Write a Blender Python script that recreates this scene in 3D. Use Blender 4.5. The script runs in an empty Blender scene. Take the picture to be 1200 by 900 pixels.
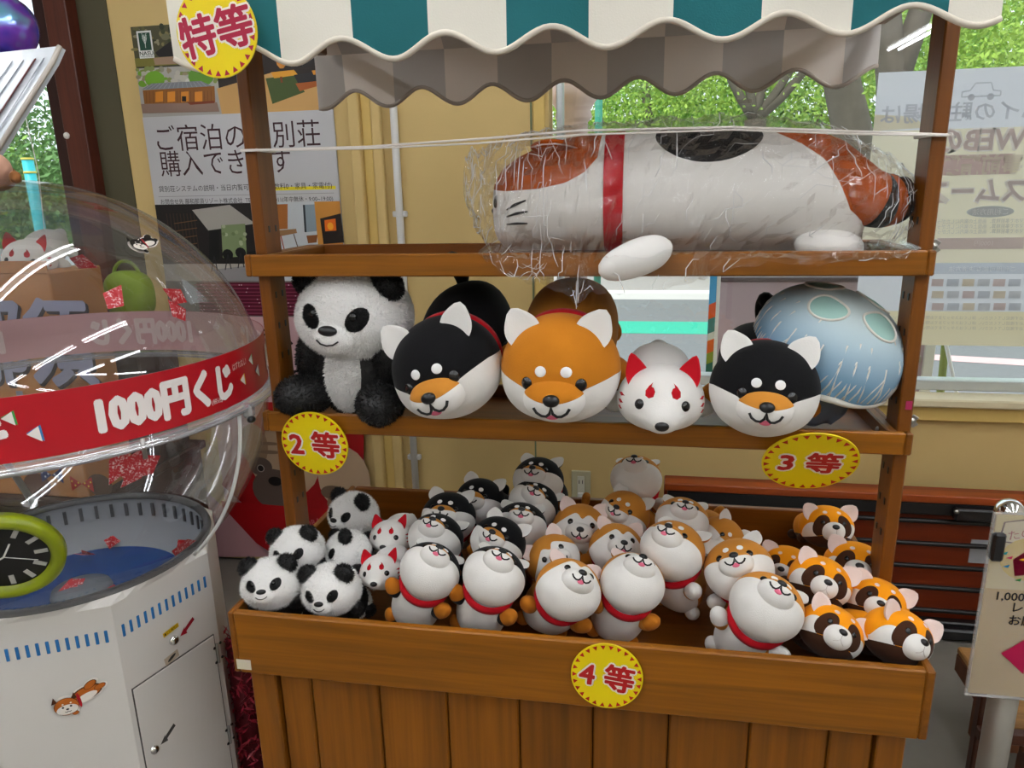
import bpy, bmesh, math, random
import numpy as np
from mathutils import Vector, Matrix, Euler, noise

random.seed(7)
rng = np.random.default_rng(7)
scene = bpy.context.scene
COL = scene.collection
PI = math.pi

# ------------------------------------------------------------------ camera
F_PX = 859.35
CAM = np.array([0.139, -1.2822, 1.5])
YAW, PITCH, ROLL = 0.1793, -0.2608, -0.0221


def cam_axes():
    cy, sy, cp, sp = math.cos(YAW), math.sin(YAW), math.cos(PITCH), math.sin(PITCH)
    f = np.array([-sy * cp, cy * cp, sp])
    r = np.array([cy, sy, 0.0])
    u = np.cross(r, f)
    c, s = math.cos(ROLL), math.sin(ROLL)
    return r * c + u * s, -r * s + u * c, f


RIGHT, UP, FWD = cam_axes()
cam_data = bpy.data.cameras.new('camera')
cam = bpy.data.objects.new('camera', cam_data)
COL.objects.link(cam)
cam_data.sensor_fit = 'HORIZONTAL'
cam_data.sensor_width = 36.0
cam_data.lens = 36.0 * F_PX / 1200.0
cam_data.clip_start = 0.05
cam_data.clip_end = 200
M4 = Matrix.Identity(4)
for i in range(3):
    M4[i][0], M4[i][1], M4[i][2], M4[i][3] = RIGHT[i], UP[i], -FWD[i], CAM[i]
cam.matrix_world = M4
scene.camera = cam

# ------------------------------------------------------------------ world, sun, exposure
scene.view_settings.view_transform = 'Standard'
scene.view_settings.look = 'None'
scene.view_settings.gamma = 1.0
scene.view_settings.exposure = 0.0
TUBE_STRENGTH = 32.0
world = bpy.data.worlds.new('overcast_sky')
scene.world = world
world.use_nodes = True
wn = world.node_tree.nodes
wn['Background'].inputs[0].default_value = (0.86, 0.93, 1.0, 1)
wn['Background'].inputs[1].default_value = 1.9
sun_d = bpy.data.lights.new('sun', 'SUN')
sun_d.energy = 3.2
sun_d.angle = math.radians(12)
sun_d.color = (1.0, 0.96, 0.88)
sun = bpy.data.objects.new('sun', sun_d)
COL.objects.link(sun)
sun.rotation_euler = (math.radians(35), 0, math.radians(-25))
try:
    scene.cycles.transparent_max_bounces = 32
    scene.cycles.max_bounces = 8
except Exception:
    pass


# ------------------------------------------------------------------ pixel helpers (1200 x 900 frame)
def ray(u, v):
    return FWD + RIGHT * ((u - 600) / F_PX) + UP * ((450 - v) / F_PX)


def at(u, v, Y):
    d = ray(u, v)
    return CAM + d * ((Y - CAM[1]) / d[1])


def at_z(u, v, Z):
    d = ray(u, v)
    return CAM + d * ((Z - CAM[2]) / d[2])


def depth(p):
    return float((np.array(p) - CAM) @ FWD)


# ------------------------------------------------------------------ colours and materials
def lin(h):
    if isinstance(h, str):
        h = h.lstrip('#')
        c = [int(h[i:i + 2], 16) / 255 for i in (0, 2, 4)]
    else:
        c = [x / 255 for x in h]
    return [x / 12.92 if x <= 0.04045 else ((x + 0.055) / 1.055) ** 2.4 for x in c]


MATS = {}


def new_mat(name):
    m = bpy.data.materials.new(name)
    m.use_nodes = True
    nt = m.node_tree
    return m, nt, nt.nodes['Principled BSDF'], nt.nodes, nt.links


def plain(name, col, rough=0.6, metal=0.0, bump=0.0, bscale=200.0, var=0.0, vscale=8.0, sheen=0.0, spec=0.5, emit=0.0):
    if name in MATS:
        return MATS[name]
    m, nt, b, N, L = new_mat(name)
    c = lin(col)
    b.inputs['Base Color'].default_value = (*c, 1)
    b.inputs['Roughness'].default_value = rough
    b.inputs['Metallic'].default_value = metal
    b.inputs['Specular IOR Level'].default_value = spec
    if sheen:
        b.inputs['Sheen Weight'].default_value = sheen
        b.inputs['Sheen Roughness'].default_value = 0.4
        b.inputs['Sheen Tint'].default_value = (*[min(1, x * .6 + .3) for x in c], 1)
    tc = N.new('ShaderNodeTexCoord')
    if var:
        no = N.new('ShaderNodeTexNoise')
        no.inputs['Scale'].default_value = vscale
        no.inputs['Detail'].default_value = 4
        L.new(tc.outputs['Object'], no.inputs['Vector'])
        mx = N.new('ShaderNodeMix')
        mx.data_type = 'RGBA'
        mx.inputs['A'].default_value = (*[x * (1 - var) for x in c], 1)
        mx.inputs['B'].default_value = (*[min(1, x * (1 + var)) for x in c], 1)
        L.new(no.outputs['Fac'], mx.inputs['Factor'])
        L.new(mx.outputs['Result'], b.inputs['Base Color'])
    if bump:
        n2 = N.new('ShaderNodeTexNoise')
        n2.inputs['Scale'].default_value = bscale
        n2.inputs['Detail'].default_value = 3
        L.new(tc.outputs['Object'], n2.inputs['Vector'])
        bp = N.new('ShaderNodeBump')
        bp.inputs['Strength'].default_value = bump
        bp.inputs['Distance'].default_value = 0.002
        L.new(n2.outputs['Fac'], bp.inputs['Height'])
        L.new(bp.outputs['Normal'], b.inputs['Normal'])
    if emit:
        b.inputs['Emission Color'].default_value = (*c, 1)
        b.inputs['Emission Strength'].default_value = emit
    MATS[name] = m
    return m


def plush(name, col, var=0.10):
    return plain('plush_' + name, col, rough=0.92, bump=0.25, bscale=34.0, var=var, vscale=2.5, sheen=0.25, spec=0.15)


def wood(name, col, axis, dark=0.62, scale=1.0, rough=0.42):
    """varnished boards: long fibres along `axis`, random offset per board"""
    if name in MATS:
        return MATS[name]
    m, nt, b, N, L = new_mat(name)
    c = lin(col)
    tc = N.new('ShaderNodeTexCoord')
    oi = N.new('ShaderNodeObjectInfo')
    mul = N.new('ShaderNodeMath')
    mul.operation = 'MULTIPLY'
    mul.inputs[1].default_value = 37.0
    L.new(oi.outputs['Random'], mul.inputs[0])
    add = N.new('ShaderNodeVectorMath')
    add.operation = 'ADD'
    L.new(tc.outputs['Object'], add.inputs[0])
    L.new(mul.outputs[0], add.inputs[1])
    mp = N.new('ShaderNodeMapping')
    s = [26 * scale] * 3
    s['XYZ'.index(axis)] = 1.1 * scale
    mp.inputs['Scale'].default_value = s
    L.new(add.outputs[0], mp.inputs['Vector'])
    n1 = N.new('ShaderNodeTexNoise')
    n1.inputs['Scale'].default_value = 1.6
    n1.inputs['Detail'].default_value = 6
    n1.inputs['Roughness'].default_value = 0.6
    n1.inputs['Distortion'].default_value = 0.35
    L.new(mp.outputs[0], n1.inputs['Vector'])
    mp2 = N.new('ShaderNodeMapping')
    s2 = [200 * scale] * 3
    s2['XYZ'.index(axis)] = 5 * scale
    mp2.inputs['Scale'].default_value = s2
    L.new(add.outputs[0], mp2.inputs['Vector'])
    n2 = N.new('ShaderNodeTexNoise')
    n2.inputs['Scale'].default_value = 1.0
    n2.inputs['Detail'].default_value = 2
    L.new(mp2.outputs[0], n2.inputs['Vector'])
    cr = N.new('ShaderNodeValToRGB')
    e = cr.color_ramp.elements
    e[0].position, e[1].position = 0.32, 0.68
    e[0].color = (*[x * dark for x in c], 1)
    e[1].color = (*[min(1, x * 1.12) for x in c], 1)
    mixf = N.new('ShaderNodeMath')
    mixf.operation = 'MULTIPLY_ADD'
    mixf.inputs[1].default_value = 0.22
    L.new(n2.outputs['Fac'], mixf.inputs[0])
    sc = N.new('ShaderNodeMath')
    sc.operation = 'MULTIPLY_ADD'
    sc.inputs[1].default_value = 0.78
    sc.inputs[2].default_value = 0.0
    L.new(n1.outputs['Fac'], sc.inputs[0])
    L.new(sc.outputs[0], mixf.inputs[2])
    L.new(mixf.outputs[0], cr.inputs['Fac'])
    hv = N.new('ShaderNodeHueSaturation')
    vv = N.new('ShaderNodeMapRange')
    vv.inputs['To Min'].default_value = 0.88
    vv.inputs['To Max'].default_value = 1.1
    L.new(oi.outputs['Random'], vv.inputs['Value'])
    L.new(vv.outputs[0], hv.inputs['Value'])
    L.new(cr.outputs['Color'], hv.inputs['Color'])
    L.new(hv.outputs['Color'], b.inputs['Base Color'])
    b.inputs['Roughness'].default_value = rough
    b.inputs['Specular IOR Level'].default_value = 0.35
    bp = N.new('ShaderNodeBump')
    bp.inputs['Strength'].default_value = 0.12
    bp.inputs['Distance'].default_value = 0.001
    L.new(n2.outputs['Fac'], bp.inputs['Height'])
    L.new(bp.outputs['Normal'], b.inputs['Normal'])
    MATS[name] = m
    return m


def clear(name, tint=(1, 1, 1), rough=0.03, base=0.05, edge=0.6, bump=0.0, bscale=30.0, haze=0.0, hazecol=(.9, .9, .9)):
    """thin clear plastic / glass sheet: transparent with fresnel gloss and a trace of haze"""
    if name in MATS:
        return MATS[name]
    m, nt, b, N, L = new_mat(name)
    out = N['Material Output']
    N.remove(b)
    tr = N.new('ShaderNodeBsdfTransparent')
    tr.inputs[0].default_value = (*tint, 1)
    gl = N.new('ShaderNodeBsdfGlossy')
    gl.inputs['Roughness'].default_value = rough
    lw = N.new('ShaderNodeLayerWeight')
    lw.inputs['Blend'].default_value = 0.25
    mr = N.new('ShaderNodeMapRange')
    mr.inputs['To Min'].default_value = base
    mr.inputs['To Max'].default_value = edge
    L.new(lw.outputs['Fresnel'], mr.inputs['Value'])
    mx = N.new('ShaderNodeMixShader')
    L.new(mr.outputs[0], mx.inputs[0])
    L.new(tr.outputs[0], mx.inputs[1])
    L.new(gl.outputs[0], mx.inputs[2])
    last = mx
    if haze:
        df = N.new('ShaderNodeBsdfDiffuse')
        df.inputs[0].default_value = (*hazecol, 1)
        m2 = N.new('ShaderNodeMixShader')
        m2.inputs[0].default_value = haze
        L.new(mx.outputs[0], m2.inputs[1])
        L.new(df.outputs[0], m2.inputs[2])
        last = m2
    if bump:
        tc = N.new('ShaderNodeTexCoord')
        no = N.new('ShaderNodeTexNoise')
        no.inputs['Scale'].default_value = bscale
        no.inputs['Detail'].default_value = 5
        no.inputs['Distortion'].default_value = 1.2
        L.new(tc.outputs['Object'], no.inputs['Vector'])
        bp = N.new('ShaderNodeBump')
        bp.inputs['Strength'].default_value = bump
        bp.inputs['Distance'].default_value = 0.02
        L.new(no.outputs['Fac'], bp.inputs['Height'])
        L.new(bp.outputs['Normal'], gl.inputs['Normal'])
        L.new(bp.outputs['Normal'], lw.inputs['Normal'])
    L.new(last.outputs[0], out.inputs['Surface'])
    MATS[name] = m
    return m


def print_mat(name='printed_ink', rough=0.45):
    if name in MATS:
        return MATS[name]
    m, nt, b, N, L = new_mat(name)
    a = N.new('ShaderNodeVertexColor')
    a.layer_name = 'ink'
    L.new(a.outputs['Color'], b.inputs['Base Color'])
    b.inputs['Roughness'].default_value = rough
    b.inputs['Specular IOR Level'].default_value = 0.3
    MATS[name] = m
    return m


# ------------------------------------------------------------------ object helpers
def link(name, me, mat=None, parent=None, loc=(0, 0, 0), rot=(0, 0, 0), scale=(1, 1, 1)):
    o = bpy.data.objects.new(name, me)
    COL.objects.link(o)
    if mat is not None and me is not None and len(me.materials) == 0:
        me.materials.append(mat)
    o.location = [float(x) for x in loc]
    if isinstance(rot, Matrix):
        o.rotation_euler = rot.to_euler()
    else:
        o.rotation_euler = rot
    o.scale = scale if hasattr(scale, '__len__') else (scale,) * 3
    if parent is not None:
        o.parent = parent
    return o


def empty(name, loc=(0, 0, 0), rot=(0, 0, 0), scale=1.0):
    o = link(name, None, None, None, loc, rot, scale)
    o.empty_display_size = 0.05
    return o


def tag(o, label, cat, group=None, kind=None):
    o['label'] = label
    o['category'] = cat
    if group:
        o['group'] = group
    if kind:
        o['kind'] = kind
    return o


def struct(o, label=None, cat=None):
    o['kind'] = 'structure'
    if label:
        o['label'] = label
    if cat:
        o['category'] = cat
    return o


def mesh(V, F, N=None, smooth=False):
    me = bpy.data.meshes.new('m')
    me.from_pydata([tuple(map(float, v)) for v in V], [], [tuple(map(int, f)) for f in F])
    if smooth:
        me.polygons.foreach_set('use_smooth', [True] * len(me.polygons))
    me.update()
    if N is not None:
        me.normals_split_custom_set_from_vertices([tuple(map(float, n)) for n in N])
    return me


BOXES = {}


def box_mesh(sx, sy, sz, bev=0.002, shift=(0, 0, 0)):
    key = (round(sx, 4), round(sy, 4), round(sz, 4), bev, shift)
    bm = bmesh.new()
    bmesh.ops.create_cube(bm, size=1.0)
    for v in bm.verts:
        v.co = Vector((v.co.x * sx + shift[0], v.co.y * sy + shift[1], v.co.z * sz + shift[2]))
    if bev:
        bmesh.ops.bevel(bm, geom=bm.edges[:], offset=min(bev, .3 * min(sx, sy, sz)), segments=1, affect='EDGES')
    me = bpy.data.meshes.new('box')
    bm.to_mesh(me)
    bm.free()
    return me


def box(name, x0, x1, y0, y1, z0, z1, mat, parent=None, bev=0.002):
    me = box_mesh(x1 - x0, y1 - y0, z1 - z0, bev)
    return link(name, me, mat, parent, ((x0 + x1) / 2, (y0 + y1) / 2, (z0 + z1) / 2))


def tube_mesh(pts, r, n=8, closed=False, caps=True, flat=1.0):
    """tube along a polyline; r may be a list"""
    P = np.array(pts, float)
    k = len(P)
    rs = [r] * k if not hasattr(r, '__len__') else r
    V, F = [], []
    prev = None
    for i in range(k):
        a = P[(i - 1) % k] if (closed or i > 0) else P[i]
        b = P[(i + 1) % k] if (closed or i < k - 1) else P[i]
        t = b - a
        t = t / (np.linalg.norm(t) + 1e-12)
        if prev is None:
            ref = np.array([0, 0, 1.0]) if abs(t[2]) < .9 else np.array([1.0, 0, 0])
            x = np.cross(ref, t)
        else:
            x = prev - t * (prev @ t)
        x = x / (np.linalg.norm(x) + 1e-12)
        prev = x
        y = np.cross(t, x)
        for j in range(n):
            th = 2 * PI * j / n
            V.append(P[i] + rs[i] * (x * math.cos(th) + flat * y * math.sin(th)))
    for i in range(k if closed else k - 1):
        for j in range(n):
            a, b = i * n + j, i * n + (j + 1) % n
            c, d = ((i + 1) % k) * n + (j + 1) % n, ((i + 1) % k) * n + j
            F.append((a, b, c, d))
    if caps and not closed:
        F.append(tuple(range(n))[::-1])
        F.append(tuple((k - 1) * n + j for j in range(n)))
    return mesh(V, F, smooth=True)


def lathe_mesh(prof, n=48, ang0=0.0, ang1=2 * PI, smooth=True):
    """prof: list of (r, z)"""
    full = abs(ang1 - ang0 - 2 * PI) < 1e-6
    m = n if full else n + 1
    V, F = [], []
    for i in range(m):
        a = ang0 + (ang1 - ang0) * i / n
        for r, z in prof:
            V.append((r * math.cos(a), r * math.sin(a), z))
    k = len(prof)
    for i in range(n):
        for j in range(k - 1):
            a = i * k + j
            b = ((i + 1) % m) * k + j
            F.append((a, b, b + 1, a + 1))
    return mesh(V, F, smooth=smooth)


_unit = {}


def ball_mesh(n=16, m=10):
    if (n, m) not in _unit:
        bm = bmesh.new()
        bmesh.ops.create_uvsphere(bm, u_segments=n, v_segments=m, radius=1.0)
        for f in bm.faces:
            f.smooth = True
        me = bpy.data.meshes.new('ball')
        bm.to_mesh(me)
        bm.free()
        _unit[(n, m)] = me
    return _unit[(n, m)].copy()


def frame_z(nrm, up=(0, 0, 1)):
    """rotation matrix whose local Z is nrm, local Y near up"""
    z = Vector(nrm).normalized()
    u = Vector(up)
    x = u.cross(z)
    if x.length < 1e-4:
        x = Vector((1, 0, 0))
    x.normalize()
    y = z.cross(x)
    return Matrix(((x.x, y.x, z.x), (x.y, y.y, z.y), (x.z, y.z, z.z)))


# ------------------------------------------------------------------ lettering
TXT = {}


def text_geo(s, size=1.0, bold=0.0, align='CENTER'):
    key = (s, round(size, 5), round(bold, 5), align)
    if key in TXT:
        return TXT[key]
    cu = bpy.data.curves.new('t', 'FONT')
    cu.body = s
    cu.size = size
    cu.offset = bold
    cu.align_x = align
    cu.align_y = 'CENTER'
    cu.resolution_u = 2
    o = bpy.data.objects.new('t', cu)
    COL.objects.link(o)
    dg = bpy.context.evaluated_depsgraph_get()
    me = bpy.data.meshes.new_from_object(o.evaluated_get(dg))
    V = np.array([v.co[:] for v in me.vertices]).reshape(-1, 3)
    Fc = [tuple(p.vertices) for p in me.polygons]
    bpy.data.objects.remove(o)
    bpy.data.curves.remove(cu)
    bpy.data.meshes.remove(me)
    if len(V):
        V = V.copy()
        mn, mxx = V[:, 1].min(), V[:, 1].max()
        V[:, 1] -= (mn + mxx) / 2
        if align == 'CENTER':
            V[:, 0] -= (V[:, 0].min() + V[:, 0].max()) / 2
        elif align == 'LEFT':
            V[:, 0] -= V[:, 0].min()
    TXT[key] = (V, Fc)
    return TXT[key]


class Print:
    """flat print: layered coloured shapes in a local X (right) / Z (up) plane facing -Y, one mesh"""

    def __init__(self, step=0.0003):
        self.V, self.F, self.C, self.k, self.step = [], [], [], 0, step

    def _add(self, pts, faces, col):
        self.k += 1
        b = len(self.V)
        y = -self.k * self.step
        self.V += [(p[0], y, p[1]) for p in pts]
        self.F += [tuple(b + i for i in f) for f in faces]
        self.C += [lin(col)] * len(faces)

    def rect(self, x0, z0, x1, z1, col):
        self._add([(x0, z0), (x1, z0), (x1, z1), (x0, z1)], [(0, 1, 2, 3)], col)

    def poly(self, pts, col):
        self._add(pts, [tuple(range(len(pts)))], col)

    def ell(self, cx, cz, rx, rz, col, n=24, rot=0.0):
        c, s = math.cos(rot), math.sin(rot)
        pts = []
        for i in range(n):
            a, b = rx * math.cos(2 * PI * i / n), rz * math.sin(2 * PI * i / n)
            pts.append((cx + a * c - b * s, cz + a * s + b * c))
        self.poly(pts, col)

    def line(self, pts, w, col):
        for (x0, z0), (x1, z1) in zip(pts[:-1], pts[1:]):
            d = math.hypot(x1 - x0, z1 - z0) + 1e-9
            nx, nz = -(z1 - z0) / d * w / 2, (x1 - x0) / d * w / 2
            self._add([(x0 - nx, z0 - nz), (x1 - nx, z1 - nz), (x1 + nx, z1 + nz), (x0 + nx, z0 + nz)], [(0, 1, 2, 3)], col)
            self.k -= 1
        self.k += 1

    def text(self, s, x, z, size, col, bold=0.0, width=None, align='CENTER', mirror=False, rot=0.0, stroke=0.0):
        V, Fc = text_geo(s, size, bold, align)
        if len(V) == 0:
            return
        P = V[:, :2].copy()
        if width:
            w = P[:, 0].max() - P[:, 0].min()
            P[:, 0] *= width / w
        if mirror:
            P[:, 0] *= -1
            Fc = [f[::-1] for f in Fc]
        if rot:
            c, s_ = math.cos(rot), math.sin(rot)
            P = np.c_[P[:, 0] * c - P[:, 1] * s_, P[:, 0] * s_ + P[:, 1] * c]
        self._add([(x + a, z + b) for a, b in P], Fc, col)
        if stroke:          # heavier weight: the same glyphs shifted round a small circle, one layer
            for k in range(10):
                sx, sz = stroke * math.cos(2 * PI * k / 10), stroke * math.sin(2 * PI * k / 10)
                self.k -= .92
                self._add([(x + a + sx, z + b + sz) for a, b in P], Fc, col)

    def build(self, name, parent=None, loc=(0, 0, 0), rot=(0, 0, 0), warp=None, rough=0.45, mat=None):
        V = self.V if warp is None else [warp(*v) for v in self.V]
        me = mesh(V, self.F)
        ca = me.color_attributes.new('ink', 'FLOAT_COLOR', 'CORNER')
        buf = []
        for f, c in zip(self.F, self.C):
            buf += [c[0], c[1], c[2], 1.0] * len(f)
        ca.data.foreach_set('color', buf)
        return link(name, me, mat or print_mat('printed_ink_%d' % int(rough * 100), rough), parent, loc, rot)

# ================================================================== the room
WALL_Y = 1.30
m_wall = plain('painted_wall_yellow', '#ceb377', rough=0.75, bump=0.06, bscale=60, var=0.04, vscale=5)
m_wall2 = plain('painted_wall_cream', '#cbb68a', rough=0.75, var=0.03, vscale=3)
m_trim = plain('trim_ochre', '#d2b467', rough=0.6, var=0.03)
m_floor = plain('grey_vinyl_floor', '#827e76', rough=0.45, bump=0.05, bscale=150, var=0.10, vscale=14)
m_ceil = plain('ceiling_white', '#d8d6d0', rough=0.9)
m_back = plain('shop_wall_far', '#b9b2a4', rough=0.9)
m_brown = wood('stained_frame', '#5a2a1c', 'Z', rough=0.4)
m_darkbrown = wood('stained_frame_dark', '#3a1914', 'Z', rough=0.4)
m_olive = plain('olive_panel', '#4b4630', rough=0.7, var=0.04)
m_alu = plain('aluminium', '#c9cfd2', rough=0.35, metal=0.6)
m_white = plain('white_paint', '#e6e6e2', rough=0.5)
m_black = plain('black_steel', '#141416', rough=0.38, spec=0.5)
m_chrome = plain('chrome', '#dcdcdc', rough=0.08, metal=1.0)
m_steel = plain('zinc_steel', '#a8a8a4', rough=0.3, metal=0.9)

ZC = 2.75
struct(box('floor', -3.6, 3.2, -4.2, 1.42, -0.06, 0.0, m_floor, bev=0), 'grey speckled vinyl floor of the shop', 'floor')
struct(box('ceiling', -3.6, 3.2, -4.2, 1.42, ZC, ZC + 0.08, m_ceil, bev=0), 'white ceiling above the shop', 'ceiling')
struct(box('wall_left', -3.68, -3.6, -4.2, 1.42, 0, ZC, m_back, bev=0), 'plain side wall to the left', 'wall')
struct(box('wall_right', 3.2, 3.28, -4.2, 1.42, 0, ZC, m_back, bev=0), 'plain side wall to the right', 'wall')
struct(box('wall_front', -3.6, 3.2, -4.28, -4.2, 0, ZC, m_back, bev=0), 'plain shop wall behind the viewer', 'wall')
# back wall with two window openings
WL0, WL1 = -3.5, -2.06      # left window
WR0, WR1 = -0.165, 3.0      # right window
SILL = 0.80
wb = empty('wall_back', (0, WALL_Y, 0))
struct(wb, 'yellow painted wall behind the display stand', 'wall')


def wpart(name, x0, x1, z0, z1, mat, y0=0.0, y1=0.12, bev=0.0):
    return box(name, x0, x1, y0, y1, z0, z1, mat, wb, bev)


wpart('wall_panel', -1.765, WR0 - 0.02, 0, ZC, m_wall)
wpart('wall_panel', WR0 - 0.02, WR1, 0, SILL - 0.03, m_wall)
wpart('wall_panel', WR0 - 0.02, WR1, 2.35, ZC, m_wall)
wpart('wall_panel', WR1, 3.2, 0, ZC, m_wall)
wpart('wall_panel', WL0, WL1, 0, 0.55, m_wall)
wpart('wall_panel', WL0, WL1, 2.6, ZC, m_wall)
wpart('wall_panel', -3.6, WL0, 0, ZC, m_wall)
wpart('olive_board', -1.885, -1.765, 0, ZC, m_olive, -0.005)
wpart('pilaster_edge', -0.877, -0.838, 0, ZC, m_wall, -0.04, 0.0, 0.004)
wpart('trim_moulding', -0.838, -0.80, 0, ZC, m_trim, -0.018, 0.0, 0.004)
wpart('trim_moulding', -0.80, -0.765, 0, ZC, m_wall, -0.028, 0.0, 0.004)
wpart('panel_joint', -0.247, -0.241, SILL - 0.6, ZC, plain('joint_green_grey', '#6f7a5a', rough=0.7), -0.002, 0.0)
wpart('trim_moulding', -0.236, -0.196, SILL - .02, ZC, m_trim, -0.012, 0.0, 0.003)
# brown stained posts beside the left window
for nm, x0, x1, yy, mm in (('frame_post', -2.06, -1.99, 0.02, m_darkbrown), ('frame_post', -1.975, -1.885, -0.03, m_brown)):
    wpart(nm, x0, x1, 0, ZC, mm, yy - .03, 0.12, 0.003)
p = at(79, 159, WALL_Y - .06)
knob = link('door_button', ball_mesh(12, 8), plain('white_plastic', '#e8e6e0', rough=.35), wb,
            (p[0], -0.064, p[2]), (0, 0, 0), (.012, .008, .012))

# windows
m_glass = clear('window_glass', (0.97, 0.99, 0.985), rough=0.0, base=0.04, edge=0.5)


def window(name, x0, x1, z0, z1, mull, label):
    w = empty(name, (0, WALL_Y + 0.05, 0))
    struct(w, label, 'window')
    box('window_pane', x0, x1, 0.028, 0.032, z0, z1, m_glass, w, 0)
    f = 0.035
    box('frame_rail', x0, x1, 0.0, 0.06, z0, z0 + f, m_alu, w, .003)
    box('frame_rail', x0, x1, 0.0, 0.06, z1 - f, z1, m_alu, w, .003)
    for xs in [x0 + .011] + mull + [x1 - f / 2]:
        ff = .011 if xs == x0 + .011 else f / 2
        box('frame_stile', xs - ff, xs + ff, 0.0, 0.06, z0 + f, z1 - f, m_alu, w, .003)
    return w


window('window_1', WL0, WL1, 0.55, 2.6, [], 'tall window at the left edge behind the capsule machine')
window('window_2', WR0, WR1, SILL, 2.35, [2.2], 'wide shop window behind the shelves looking out on trees')
sill = box('trim_1', WR0 - .02, WR1, WALL_Y - 0.055, WALL_Y + 0.05, SILL - 0.032, SILL - .004, plain('sill_cream', '#ddd2b0', rough=.45), None, .005)
struct(sill, 'cream ledge under the wide shop window', 'window sill')
apron = box('trim_2', WR0 - .02, WR1, WALL_Y - 0.03, WALL_Y - .001, SILL - 0.085, SILL - 0.034, m_trim, None, .003)
struct(apron, 'ochre board under the window ledge', 'trim')

# white conduit with saddle clips
p0, p1 = at(458, 118, WALL_Y - .02), at(490, 590, WALL_Y - .02)
cx = (p0[0] + p1[0]) / 2
cond = empty('conduit_pipe', (cx, WALL_Y - .017, 0.0))
m_pvc = plain('pvc_white', '#dfe0de', rough=.4)
link('pipe', tube_mesh([(0, 0, 0.02), (0, 0, 1.4), (0, 0, 2.7)], .0135, 12), m_pvc, cond)
for zz in (0.5, 1.42, 2.2):
    box('saddle_clip', -.026, .026, -.004, .015, zz - .01, zz + .01, m_pvc, cond, .003)
tag(cond, 'white plastic conduit running down the yellow wall', 'pipe')

# wall socket
pa, pb = at(669.5, 552, WALL_Y - .008), at(692, 581, WALL_Y - .008)
sx, sz = (pa[0] + pb[0]) / 2, (pa[2]) - 0.06
so = empty('wall_socket', (sx, WALL_Y, sz))
m_plate = plain('socket_beige', '#b9b596', rough=.45)
box('plate', -.036, .036, -.009, 0, -.062, .062, m_plate, so, .004)
box('insert', -.013, .013, -.0115, -.008, -.042, .042, plain('socket_pale', '#d6d4c4', rough=.4), so, .001)
for xx in (-.006, .006):
    box('slot', xx - .0013, xx + .0013, -.0122, -.011, .012, .026, m_black, so, 0)
box('night_light', -.012, .012, -.022, -.0118, -.045, -.022, m_white, so, .004)
tag(so, 'beige wall socket plate above the back of the bin', 'socket')

# ------------------------------------------------------------------ ceiling lights (twin fluorescent battens)
m_tube = plain('fluorescent_tube', '#f8faff', rough=.4, emit=TUBE_STRENGTH)
m_fix = plain('batten_white', '#e4e4e0', rough=.5)
FIX = []
for ix, x in enumerate((-2.2, -0.6, 1.0, 2.4)):
    for iy, y in enumerate((-3.3, -1.75, -0.35)):
        FIX.append((x, y))
names_r = ('far row', 'middle row', 'row nearest the stand')
names_c = ('leftmost', 'second from the left', 'third from the left', 'rightmost')
fm = lathe_mesh([(0.0, -.6), (.013, -.6), (.013, .6), (0.0, .6)], 10)
for i, (x, y) in enumerate(FIX):
    fx = empty('ceiling_light', (x, y, ZC))
    box('housing', -.07, .07, -.63, .63, -.05, 0, m_fix, fx, .006)
    for s in (-.045, .045):
        t = link('tube', fm, m_tube, fx, (s, 0, -.072), (PI / 2, 0, 0))
        for e in (-.605, .605):
            box('socket_cap', s - .014, s + .014, e - .012, e + .012, -.09, -.05, m_fix, fx, .002)
    tag(fx, 'twin fluorescent ceiling light, %s in the %s' % (names_c[i // 3], names_r[i % 3]), 'light', 'twin fluorescent ceiling lights')

# ================================================================== outside
m_asph = plain('asphalt', '#727577', rough=.9, bump=.3, bscale=60, var=.18, vscale=30)
m_pave = plain('pale_pavement', '#aaa5a3', rough=.9, var=.08, vscale=6)
m_turq = plain('road_paint_turquoise', '#2fae92', rough=.7)
m_pinkl = plain('road_paint_pink', '#d8b4b4', rough=.8)
gz = -0.12
g = link('ground', mesh([(-30, 1.42, gz), (40, 1.42, gz), (40, 60, gz), (-30, 60, gz)], [(0, 1, 2, 3)]), m_asph)
struct(g, 'grey asphalt car park outside the windows', 'ground')


def ground_strip(name, u0, v0, v1, mat, label, cat, h=.004, x0=-20, x1=30):
    a, b = at_z(u0, v0, gz), at_z(u0, v1, gz)
    o = box(name, x0, x1, b[1], a[1], gz + .001, gz + h, mat, None, 0)
    struct(o, label, cat)
    return o


ground_strip('ground_marking', 760, 377, 391, m_turq, 'turquoise line painted across the car park', 'road marking')
ground_strip('pavement_far', 760, 325, 347, m_pave, 'pale pavement beyond the car park', 'pavement', .05)
box_k = ground_strip('kerb', 760, 347, 351, plain('kerb', '#e2e0dc', rough=.8), 'white kerb edging the far pavement', 'kerb', .09)
a = at_z(1130, 428, gz)
b2 = at_z(1200, 438, gz)
o = link('ground_marking', mesh([(a[0] - .5, a[1] + .25, gz + .003), (a[0] + 3.5, a[1] - .7, gz + .003), (a[0] + 3.5, a[1] - .35, gz + .003), (a[0] - .5, a[1] + .5, gz + .003)], [(0, 1, 2, 3)]), m_pinkl)
struct(o, 'faded pink line painted on the asphalt', 'road marking')

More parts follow.
